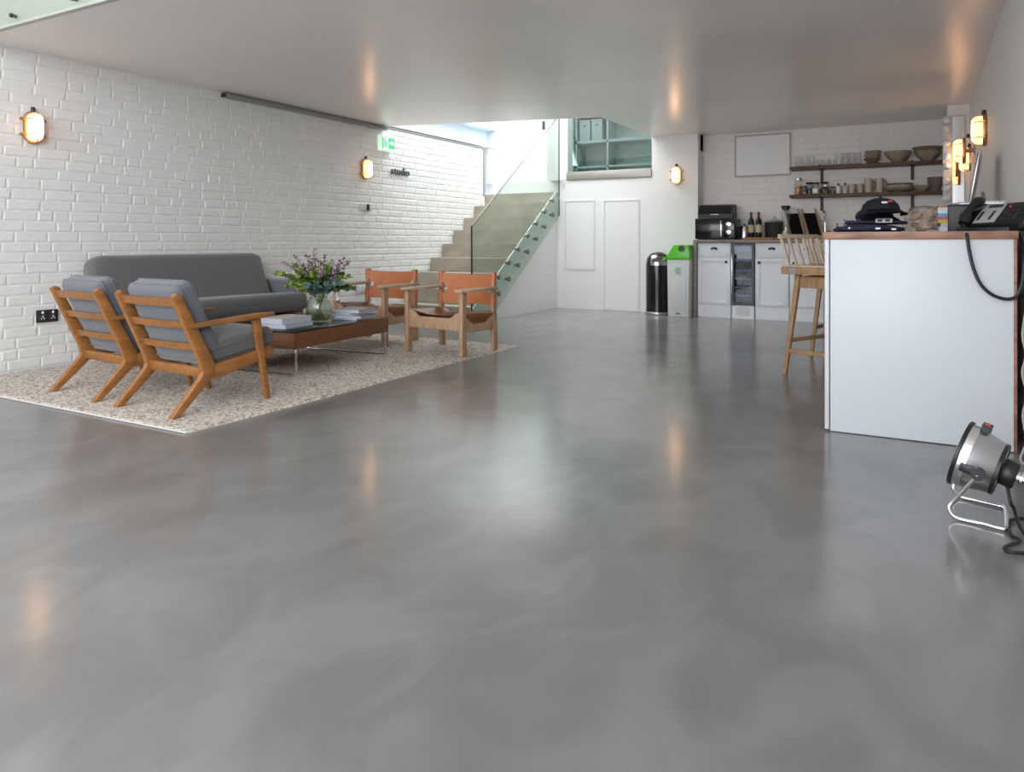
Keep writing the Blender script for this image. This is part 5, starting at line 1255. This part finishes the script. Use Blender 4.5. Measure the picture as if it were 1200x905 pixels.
b = BM(); lathe(b, [(0.082, -0.048), (0.088, -0.046), (0.0885, -0.036), (0.084, -0.034)], 32, HM); obj('rear_ring', b, 'black', fl)
b = BM(); lathe(b, [(0.105, 0.040), (0.108, 0.041), (0.108, 0.066), (0.104, 0.067)], 32, HM); obj('chrome_band', b, 'chrome', fl)
b = BM(); lathe(b, [(0.102, 0.066), (0.112, 0.066), (0.114, 0.071), (0.112, 0.079), (0.100, 0.079), (0.098, 0.074)], 32, HM); obj('front_rim', b, 'black', fl)
b = BM(); lathe(b, [(0.100, 0.075), (0.07, 0.083), (0.03, 0.088), (0, 0.089)], 28, HM); obj('lens', b, 'clear', fl)
b = BM(); lathe(b, [(0.098, 0.06), (0.07, 0.015), (0.03, -0.015), (0, -0.025)], 28, HM); obj('reflector', b, 'chrome', fl)
b = BM(); lathe(b, [(0, -0.048), (0.043, -0.048), (0.045, -0.053), (0.045, -0.085), (0.041, -0.091), (0, -0.091)], 24, HM); obj('rear_cap', b, 'black', fl)
b = BM(); lathe(b, [(0, -0.091), (0.017, -0.091), (0.017, -0.099), (0.022, -0.101), (0.022, -0.109), (0.015, -0.111), (0.012, -0.138), (0, -0.140)], 16, HM); obj('focus_knob', b, 'chrome', fl)
for p in (piv, piv2):
    side = (piv2 - piv).normalized() * (1 if p is piv2 else -1)
    q = ctr + side * 0.090
    b = BM(); tube(b, [p - side * 0.025, p + side * 0.006], 0.020, 14); obj('pivot', b, 'black', fl)
    b = BM(); beam(b, p - side * 0.012, p - side * 0.010 + ax * 0.055, 0.010, 0.030, side=tuple(side), bev=0.003); obj('bracket', b, 'black', fl)
up = (V((0, 0, 1)) - ax * ax.z).normalized()
tm = ctr + ax * 0.022 + up * 0.108
b = BM(); box(b, tm, (0.03, 0.03, 0.02), rot, 0.004); obj('switch_block', b, 'black', fl)
b = BM(); ball(b, tm + up * 0.014, 0.010); obj('switch', b, 'red', fl)
b = BM()
tail = ctr - ax * 0.072 - V((0, 0, 0.044))
tube(b, smooth_path([tail, tail + V((0.008, -0.02, -0.05)), (0.262, 2.88, 0.05), (0.271, 2.80, 0.018), (0.292, 2.72, 0.008), (0.335, 2.75, 0.008), (0.335, 2.88, 0.008), (0.294, 2.92, 0.008), (0.247, 2.865, 0.008), (0.243, 2.74, 0.008), (0.261, 2.699, 0.008), (0.217, 2.622, 0.008), (0.225, 2.589, 0.008), (0.262, 2.60, 0.008), (0.33, 2.63, 0.008), (0.40, 2.62, 0.008)]), 0.0055, 8)
tag(obj('power_cable', b, 'cable'), 'black power cable curling on the floor behind the spotlight', 'cable')
b = BM(); tube(b, smooth_path([(0.388, 3.80, 0.62), (0.374, 3.77, 0.52), (0.385, 3.76, 0.44), (0.372, 3.76, 0.36), (0.388, 3.76, 0.27), (0.374, 3.76, 0.18), (0.384, 3.74, 0.08), (0.36, 3.70, 0.007), (0.392, 3.60, 0.007)]), 0.005, 6)
tag(obj('hanging_cable', b, 'greycable'), 'pale grey cable hanging between the counter and the right wall', 'cable')
b = BM(); tube(b, smooth_path([(0.397, 3.79, 0.50), (0.385, 3.72, 0.40), (0.398, 3.70, 0.33), (0.380, 3.70, 0.22), (0.397, 3.66, 0.14), (0.37, 3.55, 0.006), (0.385, 3.35, 0.006)]), 0.004, 6)
tag(obj('hanging_cable', b, 'cable'), 'black cable hanging between the counter and the right wall', 'cable')
